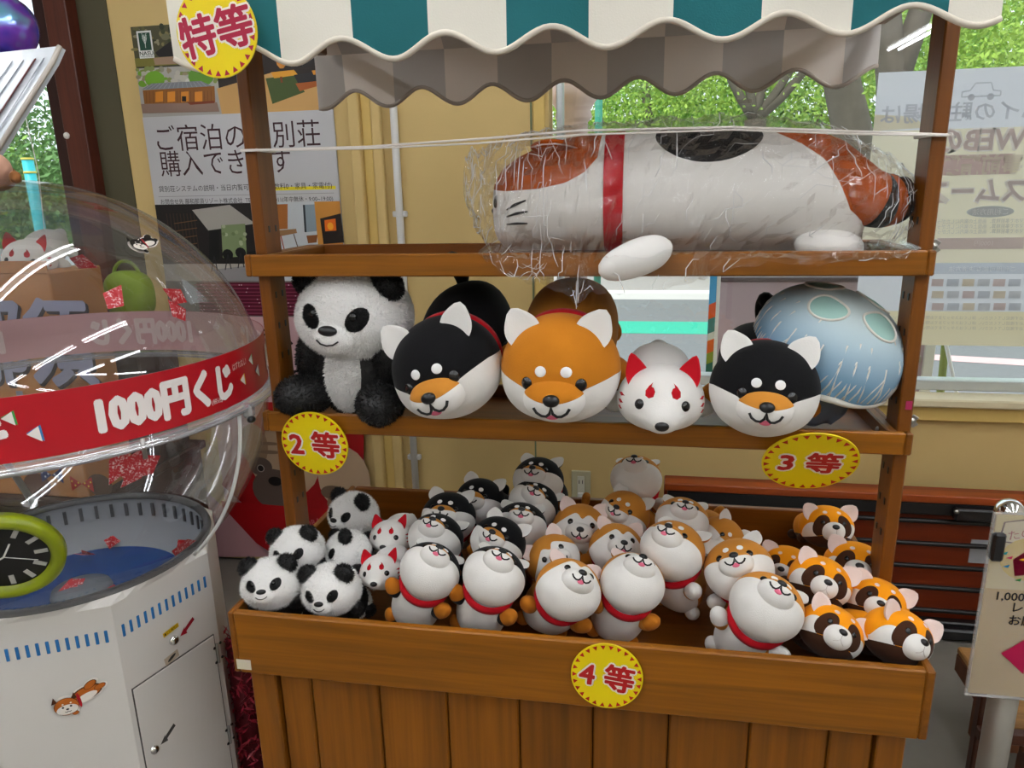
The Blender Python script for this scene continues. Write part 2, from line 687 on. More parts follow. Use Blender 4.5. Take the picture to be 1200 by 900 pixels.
m_bark = plain('bark_grey', '#5c544a', rough=.95, bump=.6, bscale=25, var=.3, vscale=7)
LEAF = [plain('leaf_bright', '#93b443', rough=.6, var=.3, vscale=2.0), plain('leaf_mid', '#7aa63e', rough=.6, var=.3, vscale=2.0), plain('leaf_deep', '#4f8036', rough=.6, var=.3, vscale=1.5)]
for m_ in LEAF:      # thin leaves let some light through
    b_ = m_.node_tree.nodes['Principled BSDF']
    b_.inputs['Transmission Weight'].default_value = 0.0
    b_.inputs['Subsurface Weight'].default_value = 0.0


def leaves(center, radii, n, size, seed, clump=26):
    r = np.random.default_rng(seed)
    cc = r.normal(size=(clump, 3))
    cc /= np.linalg.norm(cc, axis=1)[:, None]
    cc *= r.uniform(.25, 1.0, (clump, 1)) * np.array(radii)
    which = r.integers(0, clump, n)
    P = cc[which] + r.normal(size=(n, 3)) * np.array(radii) * .2 + np.array(center)
    a = r.normal(size=(n, 3))
    a /= np.linalg.norm(a, axis=1)[:, None]
    t = r.normal(size=(n, 3))
    b = np.cross(a, t)
    b /= np.linalg.norm(b, axis=1)[:, None]
    s = size * r.uniform(.6, 1.4, (n, 1))
    V = np.stack([P - a * s, P + b * s * .45, P + a * s, P - b * s * .45], 1).reshape(-1, 3)
    F = np.arange(4 * n).reshape(-1, 4)
    return mesh(V, F)


def tree(base, trunks, crowns, label, mat, seed, lsize=.04, n=5500):
    t = empty('tree', base)
    for pts, r0, r1 in trunks:
        k = len(pts)
        link('trunk', tube_mesh(pts, [r0 + (r1 - r0) * i / (k - 1) for i in range(k)], 10), m_bark, t)
    for i, (c, rad) in enumerate(crowns):
        f = link('foliage', leaves(c, rad, n, lsize, seed + i), mat[i % len(mat)], t)
        f['kind'] = 'stuff'
    tag(t, label, 'tree', 'trees outside the windows')
    return t


def W(u, v, Y, base):
    p = at(u, v, Y)
    return (p[0] - base[0], p[1] - base[1], p[2] - base[2])


bA = at_z(998, 250, gz)
Y1 = 9.0
b1 = (at(1000, 300, Y1)[0], Y1, gz)
tree(b1, [([(0, 0, 0), W(1000, 160, Y1, b1), W(985, 90, Y1, b1), W(975, 60, Y1, b1), W(965, -120, Y1, b1)], .26, .16)],
     [(W(960, -20, Y1, b1), (2.2, 1.6, 1.3)), (W(1100, 40, Y1 + 2, b1), (1.9, 1.2, 1.2))], 'thick grey trunk with a leafy crown behind the calico cat', LEAF[:2], 11)
Y2 = 7.2
b2 = (at(1040, 300, Y2)[0], Y2, gz)
tree(b2, [([(0, 0, 0), W(1046, 150, Y2, b2), W(1046, 95, Y2, b2), W(1040, 40, Y2, b2), W(1030, -80, Y2, b2)], .17, .13),
          ([W(1048, 100, Y2, b2), W(1062, 60, Y2, b2), W(1080, 10, Y2, b2), W(1100, -60, Y2, b2)], .13, .10)],
     [(W(1160, 50, Y2 + .4, b2), (.9, .6, .9)), (W(1040, -60, Y2, b2), (1.8, 1.2, .6))], 'forked grey tree trunk beside the window notice', LEAF[:2], 21, n=3000, lsize=.032)
Y3 = 11.0
b3 = (at(885, 300, Y3)[0], Y3, gz)
fork = W(885, 140, Y3, b3)
tree(b3, [([(0, 0, 0), fork], .2, .16)] + [([fork, W(u1, 115, Y3, b3), W(u2, 70, Y3, b3)], .09, .05) for u1, u2 in ((868, 845), (880, 872), (890, 905), (905, 935), (915, 955))],
     [(W(860, 60, Y3 + 1, b3), (2.6, 1.6, 1.6)), (W(800, 130, Y3 + 2, b3), (2.6, 1.2, 1.0))], 'many-stemmed tree fanning out above the calico cat', LEAF[:2], 31)
Y4 = 13.0
b4 = (at(765, 300, Y4)[0], Y4, gz)
tree(b4, [([(0, 0, 0), W(766, 200, Y4, b4), W(758, 120, Y4, b4), W(752, 60, Y4, b4)], .12, .07)],
     [(W(740, 90, Y4, b4), (2.2, 1.4, 1.8)), (W(720, 190, Y4 + 1, b4), (2.4, 1.2, 1.2))], 'slim tree in bright leaf beyond the green pole', LEAF[:2], 41)
for i, (u, v, Y, rx, rz) in enumerate(((700, 150, 17, 4.0, 3.2), (830, 120, 18, 4.2, 3.8), (960, 130, 18, 4.2, 3.6), (1090, 100, 17, 4.0, 3.0), (1200, 90, 15, 3.5, 2.6))):
    bb = (at(u, 300, Y)[0], Y, gz)
    tree(bb, [([(0, 0, 0), W(u, v, Y, bb)], .2, .1)], [(W(u, v, Y, bb), (rx, 1.8, rz)), (W(u + 30, v + 70, Y + .8, bb), (rx, 1.5, rz * .7))],
         ('dense green tree farthest left in the far row of trees', 'dense green tree second in the far row of trees', 'dense green tree in the middle of the far row',
          'dense green tree fourth in the far row of trees', 'dense green tree at the right end of the far row')[i], [LEAF[0], LEAF[2]], 60 + 5 * i, lsize=.085, n=6000)
# wooded slope outside the left window
for i, (u, v, Y, rx, rz) in enumerate(((10, 210, 24, 5.5, 3.0), (-70, 190, 25, 6, 3.6), (60, 240, 22, 5, 2.6))):
    bb = (at(u, 300, Y)[0], Y, gz)
    tree(bb, [([(0, 0, 0), W(u, v, Y, bb)], .2, .1)], [(W(u, v, Y, bb), (rx, 2, rz)), (W(u + 20, v + 60, Y, bb), (rx, 2, rz))],
         ('leafy green tree on the slope seen past the machine dome', 'leafy green tree at the far left edge of the left window', 'lower green tree nearest the left window frame')[i], [LEAF[2], LEAF[1]], 90 + 5 * i, lsize=.13, n=5000)

# teal signpost outside the left window
p = at(140 / 3.75, 215, 7.0)
tp = empty('bollard', (p[0], 7.0, gz))
hz = at(38, 186, 7.0)[2] - gz
m_teal = plain('teal_post', '#1fb6bf', rough=.45)
link('post', lathe_mesh([(0, 0), (.065, 0), (.065, hz), (0, hz)], 20), m_teal, tp)
for zz in (hz, hz - .16):
    link('ring', lathe_mesh([(.066, zz - .012), (.071, zz - .012), (.071, zz + .012), (0, zz + .012)], 20), plain('yellow_ring', '#d9c24a', rough=.5), tp)
tag(tp, 'teal round post with yellow rings outside the left window', 'post')

# pink column, green pole, banner, mauve door panel just outside
m_pinkc = plain('pink_column', '#d9bfb6', rough=.6, var=.04)
p = at(672, 230, 1.95)
ht = at(672, 108, 1.95)[2] - gz
pc = empty('porch_column', (p[0], 1.95, gz))
link('shaft', lathe_mesh([(0, 0), (.075, 0), (.075, .1), (.062, .13), (.060, ht - .12), (.064, ht - .1)], 28), m_pinkc, pc)
link('capital', lathe_mesh([(.060, ht - .12), (.078, ht - .10), (.070, ht - .07), (.086, ht - .045), (.098, ht - .03), (.098, ht + .02), (0, ht + .02)], 28), m_pinkc, pc)
link('shaft', lathe_mesh([(.075, ht + .02), (.07, ht + .5), (.07, 2.9), (0, 2.9)], 20), m_pinkc, pc)
tag(pc, 'pale pink turned porch column outside the window', 'column')
p = at(701, 200, 3.2)
gp = empty('sign_pole', (p[0], 3.2, gz))
link('pole', lathe_mesh([(0, 0), (.022, 0), (.022, 3.2), (0, 3.2)], 14), plain('green_pole', '#2f8f77', rough=.5), gp)
link('foot', lathe_mesh([(.022, 0), (.06, 0), (.06, .02), (.022, .03)], 14), plain('green_pole', '#2f8f77'), gp)
tag(gp, 'thin green pole standing outside beside the pink column', 'pole')

ba, bb = at(829, 325, 1.75), at(839, 462, 1.75)
bn = empty('banner_stand', ((ba[0] + bb[0]) / 2, 1.75, gz))
w = .018
zt_ = ba[2] - gz + .25
box('banner', -w, w * .5, -.004, .004, .06, zt_, plain('banner_blue', '#3f9fd6', rough=.6), bn, 0)
pr = Print()
zz = bb[2] - gz
for h0, h1, c in ((.0, .06, '#4f9a5c'), (.06, .17, '#2f6d62'), (.17, .23, '#8a9a3a'), (.23, .30, '#e0672a'), (.30, .34, '#d7d9d0'), (.34, .42, '#3d7f7a'), (.42, .50, '#e2571e')):
    pr.poly([(-w, zz + h0 * .75), (w * .5, zz + h0 * .75 + .012), (w * .5, zz + h1 * .75 + .012), (-w, zz + h1 * .75)], c)
pr.build('banner_print', bn, (0, -.0045, 0))
box('frame_post', w * .5, w * .5 + .014, -.008, .008, 0, zt_, m_white, bn, .002)
box('base', -.1, .1, -.12, .12, 0, .05, m_white, bn, .006)
tag(bn, 'narrow multicoloured banner with a white edge outside the window', 'banner')
m_mauve = plain('mauve_panel', '#b9a4b0', rough=.45, var=.05)
ma, mb = at(842, 330, 2.05), at(1085, 462, 2.05)
dp = empty('screen_door', ((ma[0] + mb[0]) / 2, 2.05, gz))
hw = (mb[0] - ma[0]) / 2
hh = ma[2] - gz
box('panel', -hw, hw, 0, .04, .03, hh, m_mauve, dp, .003)
box('top_rail', -hw, hw, -.01, .05, hh, hh + .02, plain('panel_rail', '#5a4a50', rough=.5), dp, .003)
box('edge_strip', hw - .03, hw + .012, -.012, .05, 0, hh, m_white, dp, .003)
box('latch', hw - .07, hw - .045, -.025, 0, at(1097, 420, 2.05)[2] - gz - .015, at(1097, 420, 2.05)[2] - gz + .015, m_steel, dp, .003)
tag(dp, 'mauve door panel with white edge standing outside the window', 'panel')
# olive strut and white leaning rail outside on the right
p0, p1 = at(1110, 380, 2.4), at(1103, 452, 2.4)
st = link('outdoor_strut', tube_mesh([p1 + np.array([0, 0, -.9]), p1, p0, p0 + np.array([.02, 0, .4])], .018, 8), plain('olive_strut', '#7f8a3c', rough=.6))
tag(st, 'olive green strut outside beside the mauve panel', 'strut')
p0, p1 = at(1108, 400, 2.3), at(1119, 452, 2.3)
st = link('outdoor_rail', tube_mesh([p1 + (p1 - p0) * 4.5, p1, p0, p0 - (p1 - p0) * 3], .009, 8), m_white)
tag(st, 'thin white leaning rail outside right of the mauve panel', 'rail')

# ================================================================== display stand
WC = '#8e5507'
wx, wy, wz = wood('honey_wood_x', WC, 'X', dark=.55), wood('honey_wood_y', '#804b08', 'Y'), wood('honey_wood_z', '#744109', 'Z', dark=.7)
w_plank = wood('honey_plank', '#8b520b', 'Z', dark=.5, scale=.7)
w_in = wood('honey_wood_inner', '#7d450a', 'X')
XW = 0.6
ZT1, ZT0, ZM1, ZM0 = 1.3898, 1.349, 1.0819, 1.0416
ZB1, ZB0, YB, YBB, WB = 0.7454, 0.616, -0.1804, 0.4303, 0.6126
TD = 0.257
st = empty('display_stand', (0, 0.12, 0))
tag(st, 'honey-coloured wooden stand with two tray shelves over a deep bin', 'display stand')


def sb(name, x0, x1, y0, y1, z0, z1, mat, parent=None, bev=.0025):
    return box(name, x0, x1, y0 - (0.12 if parent is None else 0), y1 - (0.12 if parent is None else 0), z0, z1, mat, parent or st, bev)


PX0, PX1, PY0, PY1 = 0.5665, 0.592, 0.0195, 0.082
posts = []
for s in (-1, 1):
    x0, x1 = (PX0 * s, PX1 * s) if s > 0 else (PX1 * s, PX0 * s)
    if s < 0:
        x0, x1 = -.586, -.5625
    else:
        x0, x1 = .5785, .601
    po = sb('post', x0, x1, PY0, PY1, 0.0, 1.86, wz)
    cxp = po.location.x
    for zz in (1.435, 1.31, 1.25, 1.19, 1.13, 1.0, .94, .88):
        for yy in (-.012, .014):
            box('bolt_hole', -s * .0113 - .0012, -s * .0113 + .0012, yy - .003, yy + .003, zz - .93 - .006, zz - .93 + .006, m_black, po, 0)


def tray(z0, z1, tagname):
    t = .0125
    e = .012
    sb('shelf_front', -XW + e, XW - e, 0, t, z0, z1, wx)
    sb('shelf_back', -XW + e, XW - e, TD - t, TD, z0, z1, w_in)
    for s in (-1, 1):
        if s < 0:
            xa, xb = -XW, -XW + e
        else:
            xa, xb = XW - e, XW
        sb('shelf_end', xa, xb, 0.0, .0175, z0, z1, wy)            # end grain beside the post
        xi = -.5625 if s < 0 else .5785
        sd = sb('shelf_side', min(xi, xi - s * .016), max(xi, xi - s * .016), t, TD - t, z0, z1, wy)
        for yy in (.036, .066):
            b = link('bolt', ball_mesh(10, 6), m_steel, sd, (-s * .0085, yy - sd.location.y - .12, .006), (0, 0, 0), (.004, .0045, .0045))
        sb('shelf_end_filler', *( (-XW + e, -.5625) if s < 0 else (.5785, XW - e)), .0835, TD, z0, z1, wy)
    sb('shelf_board', -.56, .575, t, TD - t, z0 + .006, z0 + .014, w_in, bev=0)


tray(ZT0, ZT1, 'top')
tray(ZM0, ZM1, 'middle')
# wing nuts on the outside of the right post
for zz in (ZT1 + .004, ZM1 + .012):
    for yy in (.036,):
        wn_ = link('wing_nut', ball_mesh(10, 6), m_steel, st, (.606, yy - .12, zz), (0, 0, 0), (.007, .006, .006))
        for a in (.6, -.7):
            link('wing', box_mesh(.012, .003, .008, .001), m_steel, wn_, (.6, 0, a * 1.6), (0, a, 0), (140, 160, 160))
# bin
t = .016
sb('bin_front', -WB + .012, WB - .014, YB, YB + t, ZB0, ZB1, wx)
sb('bin_back', -WB + .016, WB - .016, YBB - t, YBB, ZB0, ZB1, w_in)
sb('bin_side', -WB, -WB + .012, YB, YBB, ZB0, ZB1, wy)
sb('bin_side', WB - .014, WB, YB, YBB, ZB0, ZB1, wy)
sb('bin_floor', -WB + .013, WB - .015, YB + t, YBB - t, ZB0 + .004, ZB0 + .014, w_in, bev=0)
# base with vertical planks
bx = [-.547, -.481, -.342, -.207, -.069, .068, .204, .343, .475, .548]
for a, b in zip(bx[:-1], bx[1:]):
    sb('plank', a + .0012, b - .0012, -.139, -.125, .03, ZB0 - .001, w_plank, bev=.0035)
for xa, xb in ((-.6, -.548), (.549, .594)):
    sb('corner_post', xa, xb, -.15, -.105, 0, ZB0 - .001, w_plank)
    sb('corner_post', xa, xb, .36, .41, 0, ZB0 - .001, w_plank)
for xs in (-.585, .575):
    for k in range(4):
        sb('side_plank', xs - .006, xs + .006, -.1 + k * .115, -.1 + (k + 1) * .115 - .003, .03, ZB0 - .001, w_plank)
sb('plank_backing', -.547, .548, -.124, -.118, .04, ZB0 - .002, plain('dark_gap', '#2a1608', rough=.9), bev=0)
sb('kick_board', -.54, .54, -.12, -.105, 0, .06, w_plank)
# upper frame that carries the awning
for yy in (-.06, .40):
    sb('awning_rail', -.60, .60, yy - .014, yy + .014, 1.83, 1.862, w_in)
for xx in (-.59, .592):
    sb('awning_arm', xx - .012, xx + .012, -.08, .42, 1.80, 1.83, wy)
# price label on the bin front
lab = box('price_label', -.0145, .0145, -.0008, 0, -.0105, .0105, plain('old_paper', '#d8cfb8', rough=.7), None, 0)
p = at(286, 778.5, YB)
lab.location = (p[0], YB - .0006, p[2])
tag(lab, 'small blank paper label stuck on the left end of the bin front', 'label')
p = at(1066, 475, PY0)
lab = box('price_tag_sticker', -.005, .005, -.0008, 0, -.0075, .0075, plain('magenta_sticker', '#a81d55', rough=.5), None, 0)
lab.location = (.5925, PY0 - .0006, p[2])
tag(lab, 'tiny magenta sticker on the right post', 'sticker')

# ------------------------------------------------------------------ awning
m_teal_c = plain('canvas_teal', '#075f65', rough=.85, bump=.2, bscale=400)
m_cream_c = plain('canvas_cream', '#e2ded2', rough=.85, bump=.2, bscale=400)
m_inT = plain('canvas_lining_grey', '#c4bfbb', rough=.9)
m_inC = plain('canvas_lining_beige', '#eee4da', rough=.9)
m_pipe = plain('canvas_piping', '#d5cdbf', rough=.8)
aw = empty('awning', (0, .17, 1.70))
tag(aw, 'teal and cream striped canvas awning with scalloped edges', 'awning')
AX0, AX1 = -.625, .604
edges = [AX0] + [-.5575 + .1217 * k for k in range(0, 10)] + [AX1]
edges[1:] = [x for x in edges[1:] if x > AX0 + .01]


def wave(x, lo, hi, per, x_hi):
    return lo + (hi - lo) * (.5 + .5 * math.cos(2 * PI * (x - x_hi) / per))


def valance(yc, ztop, lo, hi, per, x_hi, first_teal, nm, thick=.004, inner_first=True):
    for i, (a, b) in enumerate(zip(edges[:-1], edges[1:])):
        n = 10
        xs = [a + (b - a) * j / n for j in range(n + 1)]
        V, Fc = [], []
        for x in xs:
            zb = wave(x, lo, hi, per, x_hi)
            sway = .004 * math.sin(x * 19) + .003 * math.sin(x * 41)
            for k in range(4):
                f = k / 3
                z = ztop + (zb - ztop) * f
                V.append((x, yc + sway * f - thick / 2 - .17, z - 1.70))
                V.append((x, yc + sway * f + thick / 2 - .17, z - 1.70))
        for j in range(n):
            for k in range(3):
                q = j * 8 + k * 2
                Fc.append((q, q + 2, q + 10, q + 8))
                Fc.append((q + 1, q + 9, q + 11, q + 3))
        teal = (i % 2 == 0) == first_teal
        me = mesh(V, Fc, smooth=True)
        me.materials.append(m_teal_c if teal else m_cream_c)
        me.materials.append(m_inT if teal else m_inC)
        for kf, pl in enumerate(me.polygons):
            inner = (kf % 2 == 1)
            if nm == 'back':
                inner = not inner
            pl.material_index = 1 if inner else 0
        link('valance_stripe', me, None, aw)
    xs = np.linspace(AX0, AX1, 140)
    pts = [(x, yc - .17 + .004 * math.sin(x * 19) + .003 * math.sin(x * 41), wave(x, lo, hi, per, x_hi) - 1.70) for x in xs]
    link('valance_piping', tube_mesh(pts, .0048, 6), m_pipe if nm == 'front' else plain('piping_grey', '#b0a59b', rough=.85), aw)


valance(-.10, 1.86, 1.699, 1.731, .1655, -.168, False, 'front')
valance(.455, 1.808, 1.690, 1.728, .163, -.37, True, 'back')
# sloping canvas roof in stripes with thickness
for i, (a, b) in enumerate(zip(edges[:-1], edges[1:])):
    prof = [(-.10, 1.86), (.02, 1.93), (.17, 1.985), (.32, 1.93), (.455, 1.808)]
    V, Fc = [], []
    for (y, z) in prof:
        for x in (a, b):
            V.append((x, y - .17, z - 1.70))
            V.append((x, y - .17, z - 1.704))
    for j in range(len(prof) - 1):
        q = j * 4
        Fc.append((q, q + 2, q + 6, q + 4))
        Fc.append((q + 1, q + 5, q + 7, q + 3))
    me = mesh(V, Fc)
    teal = (i % 2 == 1)
    me.materials.append(m_teal_c if teal else m_cream_c)
    me.materials.append(m_inT if teal else m_inC)
    for kf, pl in enumerate(me.polygons):
        pl.material_index = kf % 2
    link('roof_stripe', me, None, aw)
# ------------------------------------------------------------------ prize discs
m_card = plain('card_yellow', '#e0c80a', rough=.4)


def disc(px, py, Y, rpx, txt, red, label, tilt=0.0, roll=0.0, yaw=0.0, gap=1.0, ts=.72):
    p = at(px, py, Y)
    r = rpx * depth(p) / F_PX
    d = empty('prize_sign', p, (tilt, roll, yaw))
    me = lathe_mesh([(0, .0015), (r, .0015), (r, -.0015), (0, -.0015)], 56, smooth=False)
    link('card', me, m_card, d, (0, 0, 0), (PI / 2, 0, 0))
    pr = Print(.0002)
    pr.ell(0, 0, r * .99, r * .99, '#e3cc05', 56)
    n = 26
    for k in range(n):
        a = 2 * PI * (k + .5) / n
        c, s = math.cos(a), math.sin(a)
        q = []
        for rr, tt in ((.955, -.07), (.955, .07), (.83, 0)):
            q.append((r * (rr * c - tt * s), r * (rr * s + tt * c)))
        pr.poly(q, red)
        pr.k -= .98
    pr.text(txt, 0, 0, r * ts, '#ece6dc', stroke=r * .075)
    pr.text(txt, 0, 0, r * ts, red, stroke=r * .026)
    pr.build('printed_face', d, (0, -.0017, 0))
    tag(d, label, 'sign', 'yellow prize signs')
    return d


disc(254, 37, -.135, 51, '特等', '#a51a3c', 'round yellow sign reading special prize hanging at the awning corner', 0, -.17, 0, ts=.94)
disc(369, 520, -.009, 41, '2 等', '#b01818', 'round yellow second-prize sign on the middle shelf under the sitting panda', .14, .03, 0, ts=.86)
disc(949, 541, -.014, 54, '3 等', '#b01818', 'round yellow third-prize sign on the middle shelf under the right black dog', .58, .0, 0, ts=.74)
disc(711, 792, YB - .006, 42, '4 等', '#b01818', 'round yellow fourth-prize sign on the front of the bin', -.04, .12, 0, ts=.86)

# ------------------------------------------------------------------ white string tied between the posts
m_str = plain('string_white', '#e6e0da', rough=.7)
sr = empty('string', (0, 0, 1.58))
a0, a1 = at(283, 176, .012), at(1112, 157, .012)


def strand(pix, Y, r):
    return tube_mesh([at(u, v, y_) - np.array([0, 0, 1.58]) for (u, v), y_ in zip(pix, Y)], r, 6)


ys = (.014, .014, .005, -.012, -.012, -.005, .010, .014)
link('strand', strand([(284, 176), (330, 175), (430, 172), (560, 163), (680, 153), (860, 149), (1000, 154), (1112, 158)], ys, .0022), m_str, sr)
link('strand', strand([(284, 177), (330, 176), (430, 174), (560, 168), (680, 158), (860, 152), (1000, 157), (1112, 159)], [y - .003 for y in ys], .0018), m_str, sr)
for (xc, zc) in ((-.5743, at(300, 176, .02)[2]), (.5898, at(1100, 158, .02)[2])):
    hw = .0145
    link('knot_loop', tube_mesh([(xc - hw, .016, zc - 1.58), (xc + hw, .016, zc - 1.58), (xc + hw, .086, zc - 1.58), (xc - hw, .086, zc - 1.58)], .003, 6, closed=True), m_str, sr)
tag(sr, 'white string stretched between the posts in front of the calico cat', 'string')

# ================================================================== plush toys
ICO = {}


def ico(n):
    if n not in ICO:
        bm = bmesh.new()
        bmesh.ops.create_icosphere(bm, subdivisions=n, radius=1.0)
        bm.verts.ensure_lookup_table()
        V = np.array([v.co[:] for v in bm.verts])
        T = np.array([[v.index for v in f.verts] for f in bm.faces])
        bm.free()
        V /= np.linalg.norm(V, axis=1)[:, None]
        ICO[n] = (V, T)
    return ICO[n]


def vnormals(P, T):
    n = np.cross(P[T[:, 1]] - P[T[:, 0]], P[T[:, 2]] - P[T[:, 0]])
    N = np.zeros_like(P)
    for k in range(3):
        np.add.at(N, T[:, k], n)
    return N / (np.linalg.norm(N, axis=1)[:, None] + 1e-12)


def compact(A, T):
    T = np.array(T, int).reshape(-1, 3)
    u, inv = np.unique(T, return_inverse=True)
    return A[u], inv.reshape(-1, 3)


def split(A, T, g):
    """cut a triangle mesh along g = 0; returns inside (g<0) and outside meshes"""
    val = g(A)
    val = np.where(np.abs(val) < 1e-7, 1e-7, val)
    s = val < 0
    st_ = s[T].sum(1)
    inn = [tuple(t) for t in T[st_ == 3]]
    out = [tuple(t) for t in T[st_ == 0]]
    extra = []
    cache = {}
    nA = len(A)

    def mid(i, j):
        key = (min(i, j), max(i, j))
        if key not in cache:
            f = val[i] / (val[i] - val[j])
            extra.append(A[i] + (A[j] - A[i]) * f)
            cache[key] = nA + len(extra) - 1
        return cache[key]

    for t in T[(st_ == 1) | (st_ == 2)]:
        a, b, c = t
        k = [s[a], s[b], s[c]]
        odd = k.index(True) if sum(k) == 1 else k.index(False)
        a, b, c = t[odd], t[(odd + 1) % 3], t[(odd + 2) % 3]
        ab, ac = mid(a, b), mid(a, c)
        one = [(a, ab, ac)]
        two = [(ab, b, c), (ab, c, ac)]
        if sum(k) == 1:
            inn += one
            out += two
        else:
            out += one
            inn += two
    if extra:
        A = np.vstack([A, np.array(extra)])
    res = []
    for q in (inn, out):
        res.append(compact(A, q) if len(q) else None)
    return res


def regions(A, T, gs):
    parts = []
    cur = (A, T)
    for g in gs:
        if cur is None:
            parts.append(None)
            continue
        i, o = split(cur[0], cur[1], g)
        parts.append(i)
        cur = o
    parts.append(cur)
    return parts


def halves(pm):
    """a mirrored pair cut into its two separate pieces"""
    return [q for q in split(pm[0], pm[1], lambda A: A[:, 6]) if q is not None]


def fur(A, T, n, ln, wd, seed, droop=0.15):
    """short pile: n thin blades on a surface (columns pos3 nrm3); returns verts, faces, normals"""
    r = np.random.default_rng(seed)
    P, N = A[:, :3], A[:, 3:6]
    ar = np.linalg.norm(np.cross(P[T[:, 1]] - P[T[:, 0]], P[T[:, 2]] - P[T[:, 0]]), axis=1)
    k = r.choice(len(T), n, p=ar / ar.sum())
    b = r.dirichlet((1, 1, 1), n)
    p = (P[T[k]] * b[:, :, None]).sum(1)
    nn = (N[T[k]] * b[:, :, None]).sum(1)
    nn /= np.linalg.norm(nn, axis=1)[:, None]
    t = np.cross(nn, r.normal(size=(n, 3)))
    t /= np.linalg.norm(t, axis=1)[:, None]
    d = nn + np.cross(nn, t) * r.normal(0, .45, (n, 1)) + np.array([0, 0, -droop])
    d /= np.linalg.norm(d, axis=1)[:, None]
    L_ = ln * r.uniform(.6, 1.25, (n, 1))
    V = np.stack([p - t * wd - nn * ln * .1, p + t * wd - nn * ln * .1, p + d * L_], 1)
    fn_ = np.cross(V[:, 1] - V[:, 0], V[:, 2] - V[:, 0])
    fn_ /= np.linalg.norm(fn_, axis=1)[:, None] + 1e-12
    flip = (fn_[:, 2] < 0)
    V[flip] = V[flip][:, ::-1]
    fn_[flip] *= -1
    return V.reshape(-1, 3), np.arange(3 * n).reshape(-1, 3), np.repeat(fn_, 3, 0)


def part_mesh(A, T, furry=None):
    V, F, N = A[:, :3], T, A[:, 3:6]
    if furry:
        v2, f2, n2 = fur(A, T, *furry)
        F = np.vstack([F, f2 + len(V)])
        V = np.vstack([V, v2])
        N = np.vstack([N, n2])
    return mesh(V, F, N, smooth=True)


class Star:
    """star-shaped soft body: ellipsoid with smooth bumps, addressed by direction"""

    def __init__(self, radii, bumps=(), sq=1.0):
        self.r = np.array(radii, float)
        self.b = []
        self.sq = sq
        for (az, el), amp, wx_, wz_ in bumps:
            d = self.dir(az, el)
            x = np.cross([0, 0, 1.0], -d)
            x /= np.linalg.norm(x)
            x = -x
            z = np.cross(d, x)
            self.b.append((d, x, z, amp, wx_, wz_))

    @staticmethod
    def dir(az, el):
        a, e = math.radians(az), math.radians(el)
        return np.array([math.sin(a) * math.cos(e), -math.cos(a) * math.cos(e), math.sin(e)])

    def S(self, D):
        D = np.atleast_2d(D)
        D = D / np.linalg.norm(D, axis=1)[:, None]
        p = 2 * self.sq
        r = (np.abs(D / self.r) ** p).sum(1) ** (-1 / p)
        k = np.ones(len(D))
        for d, x, z, amp, wx_, wz_ in self.b:
            c = D @ d
            q = ((D @ x) / wx_) ** 2 + ((D @ z) / wz_) ** 2
            k += np.where(c > 0, amp * np.exp(-q ** 1.4), 0)
        return D * (r * k)[:, None]

    def full(self, n):
        D, T = ico(n)
        P = self.S(D)
        return np.c_[P, vnormals(P, T), D], T

    def pt(self, az, el):
        d = self.dir(az, el)
        e = 1e-3
        p = self.S(d)[0]
        t1 = self.S(self.dir(az + .3, el))[0] - p
        t2 = self.S(self.dir(az, el + .3))[0] - p
        n = np.cross(t1, t2)
        return p, n / np.linalg.norm(n)

    def blob(self, name, az, el, sz, mat, parent, sink=.3, up=(0, 0, 1), spin=0.0, n=(16, 10)):
        p, nn = self.pt(az, el)
        R = frame_z(nn, up) @ Matrix.Rotation(spin, 3, 'Z')
        me = ball_mesh(*n)
        return link(name, me, mat, parent, p - nn * sz[2] * sink, R, sz)

    def tube(self, name, path, r, mat, parent, lift=.3, n=6):
        pts = []
        for az, el in path:
            p, nn = self.pt(az, el)
            pts.append(p + nn * r * lift)
        return link(name, tube_mesh(pts, r, n), mat, parent)

    def decal(self, name, outline, mat, parent, lift=.012):
        """thin raised applique from an outline in degrees"""
        c = np.mean(np.array(outline), axis=0)
        V, F = [], []
        k = len(outline)
        rings = 4
        p, nn = self.pt(*c)
        V.append(p + nn * lift * 1.15)
        for j in range(1, rings + 1):
            f = j / rings
            for az, el in outline:
                a, e = c[0] + (az - c[0]) * f, c[1] + (el - c[1]) * f
                p, nn = self.pt(a, e)
                V.append(p + nn * lift * (1.1 if f < 1 else .1))
        for i in range(k):
            F.append((0, 1 + i, 1 + (i + 1) % k))
            for j in range(rings - 1):
                a, b = 1 + j * k + i, 1 + j * k + (i + 1) % k
                F.append((a, a + k, b + k, b))
        me = mesh(V, F, smooth=True)
        me.flip_normals() if Vector(me.polygons[0].normal).dot(Vector(nn)) < 0 else None
        return link(name, me, mat, parent)


P_WHITE = plush('white', '#e4e2de', .04)
P_BLACK = plush('black', '#121214', .2)
P_ORANGE = plush('orange', '#bb741c', .08)
P_TAN = plush('tan', '#bf7f30', .08)
P_PAW = plush('paw_orange', '#b96f1e', .08)
P_RED = plush('red', '#b3121f', .08)
P_RPO = plush('red_panda_orange', '#e8920f', .08)
P_DKBR = plush('dark_brown', '#3f2517', .12)
P_PINK = plush('pale_pink', '#e6d2cc', .04)
P_BODYBR = plush('body_brown', '#9c6420', .08)
M_EYE = plain('bead_black', '#08080a', rough=.16, spec=.6)
M_NOSE = plain('nose_black', '#0d0d10', rough=.3, spec=.5)
M_LINE = plain('stitch_black', '#151313', rough=.8)
M_TONGUE = plain('felt_pink', '#dd6a86', rough=.8)
M_DOT = plain('felt_white', '#efefef', rough=.8)
M_DOTP = plain('felt_pale_pink', '#e9cdd0', rough=.8)


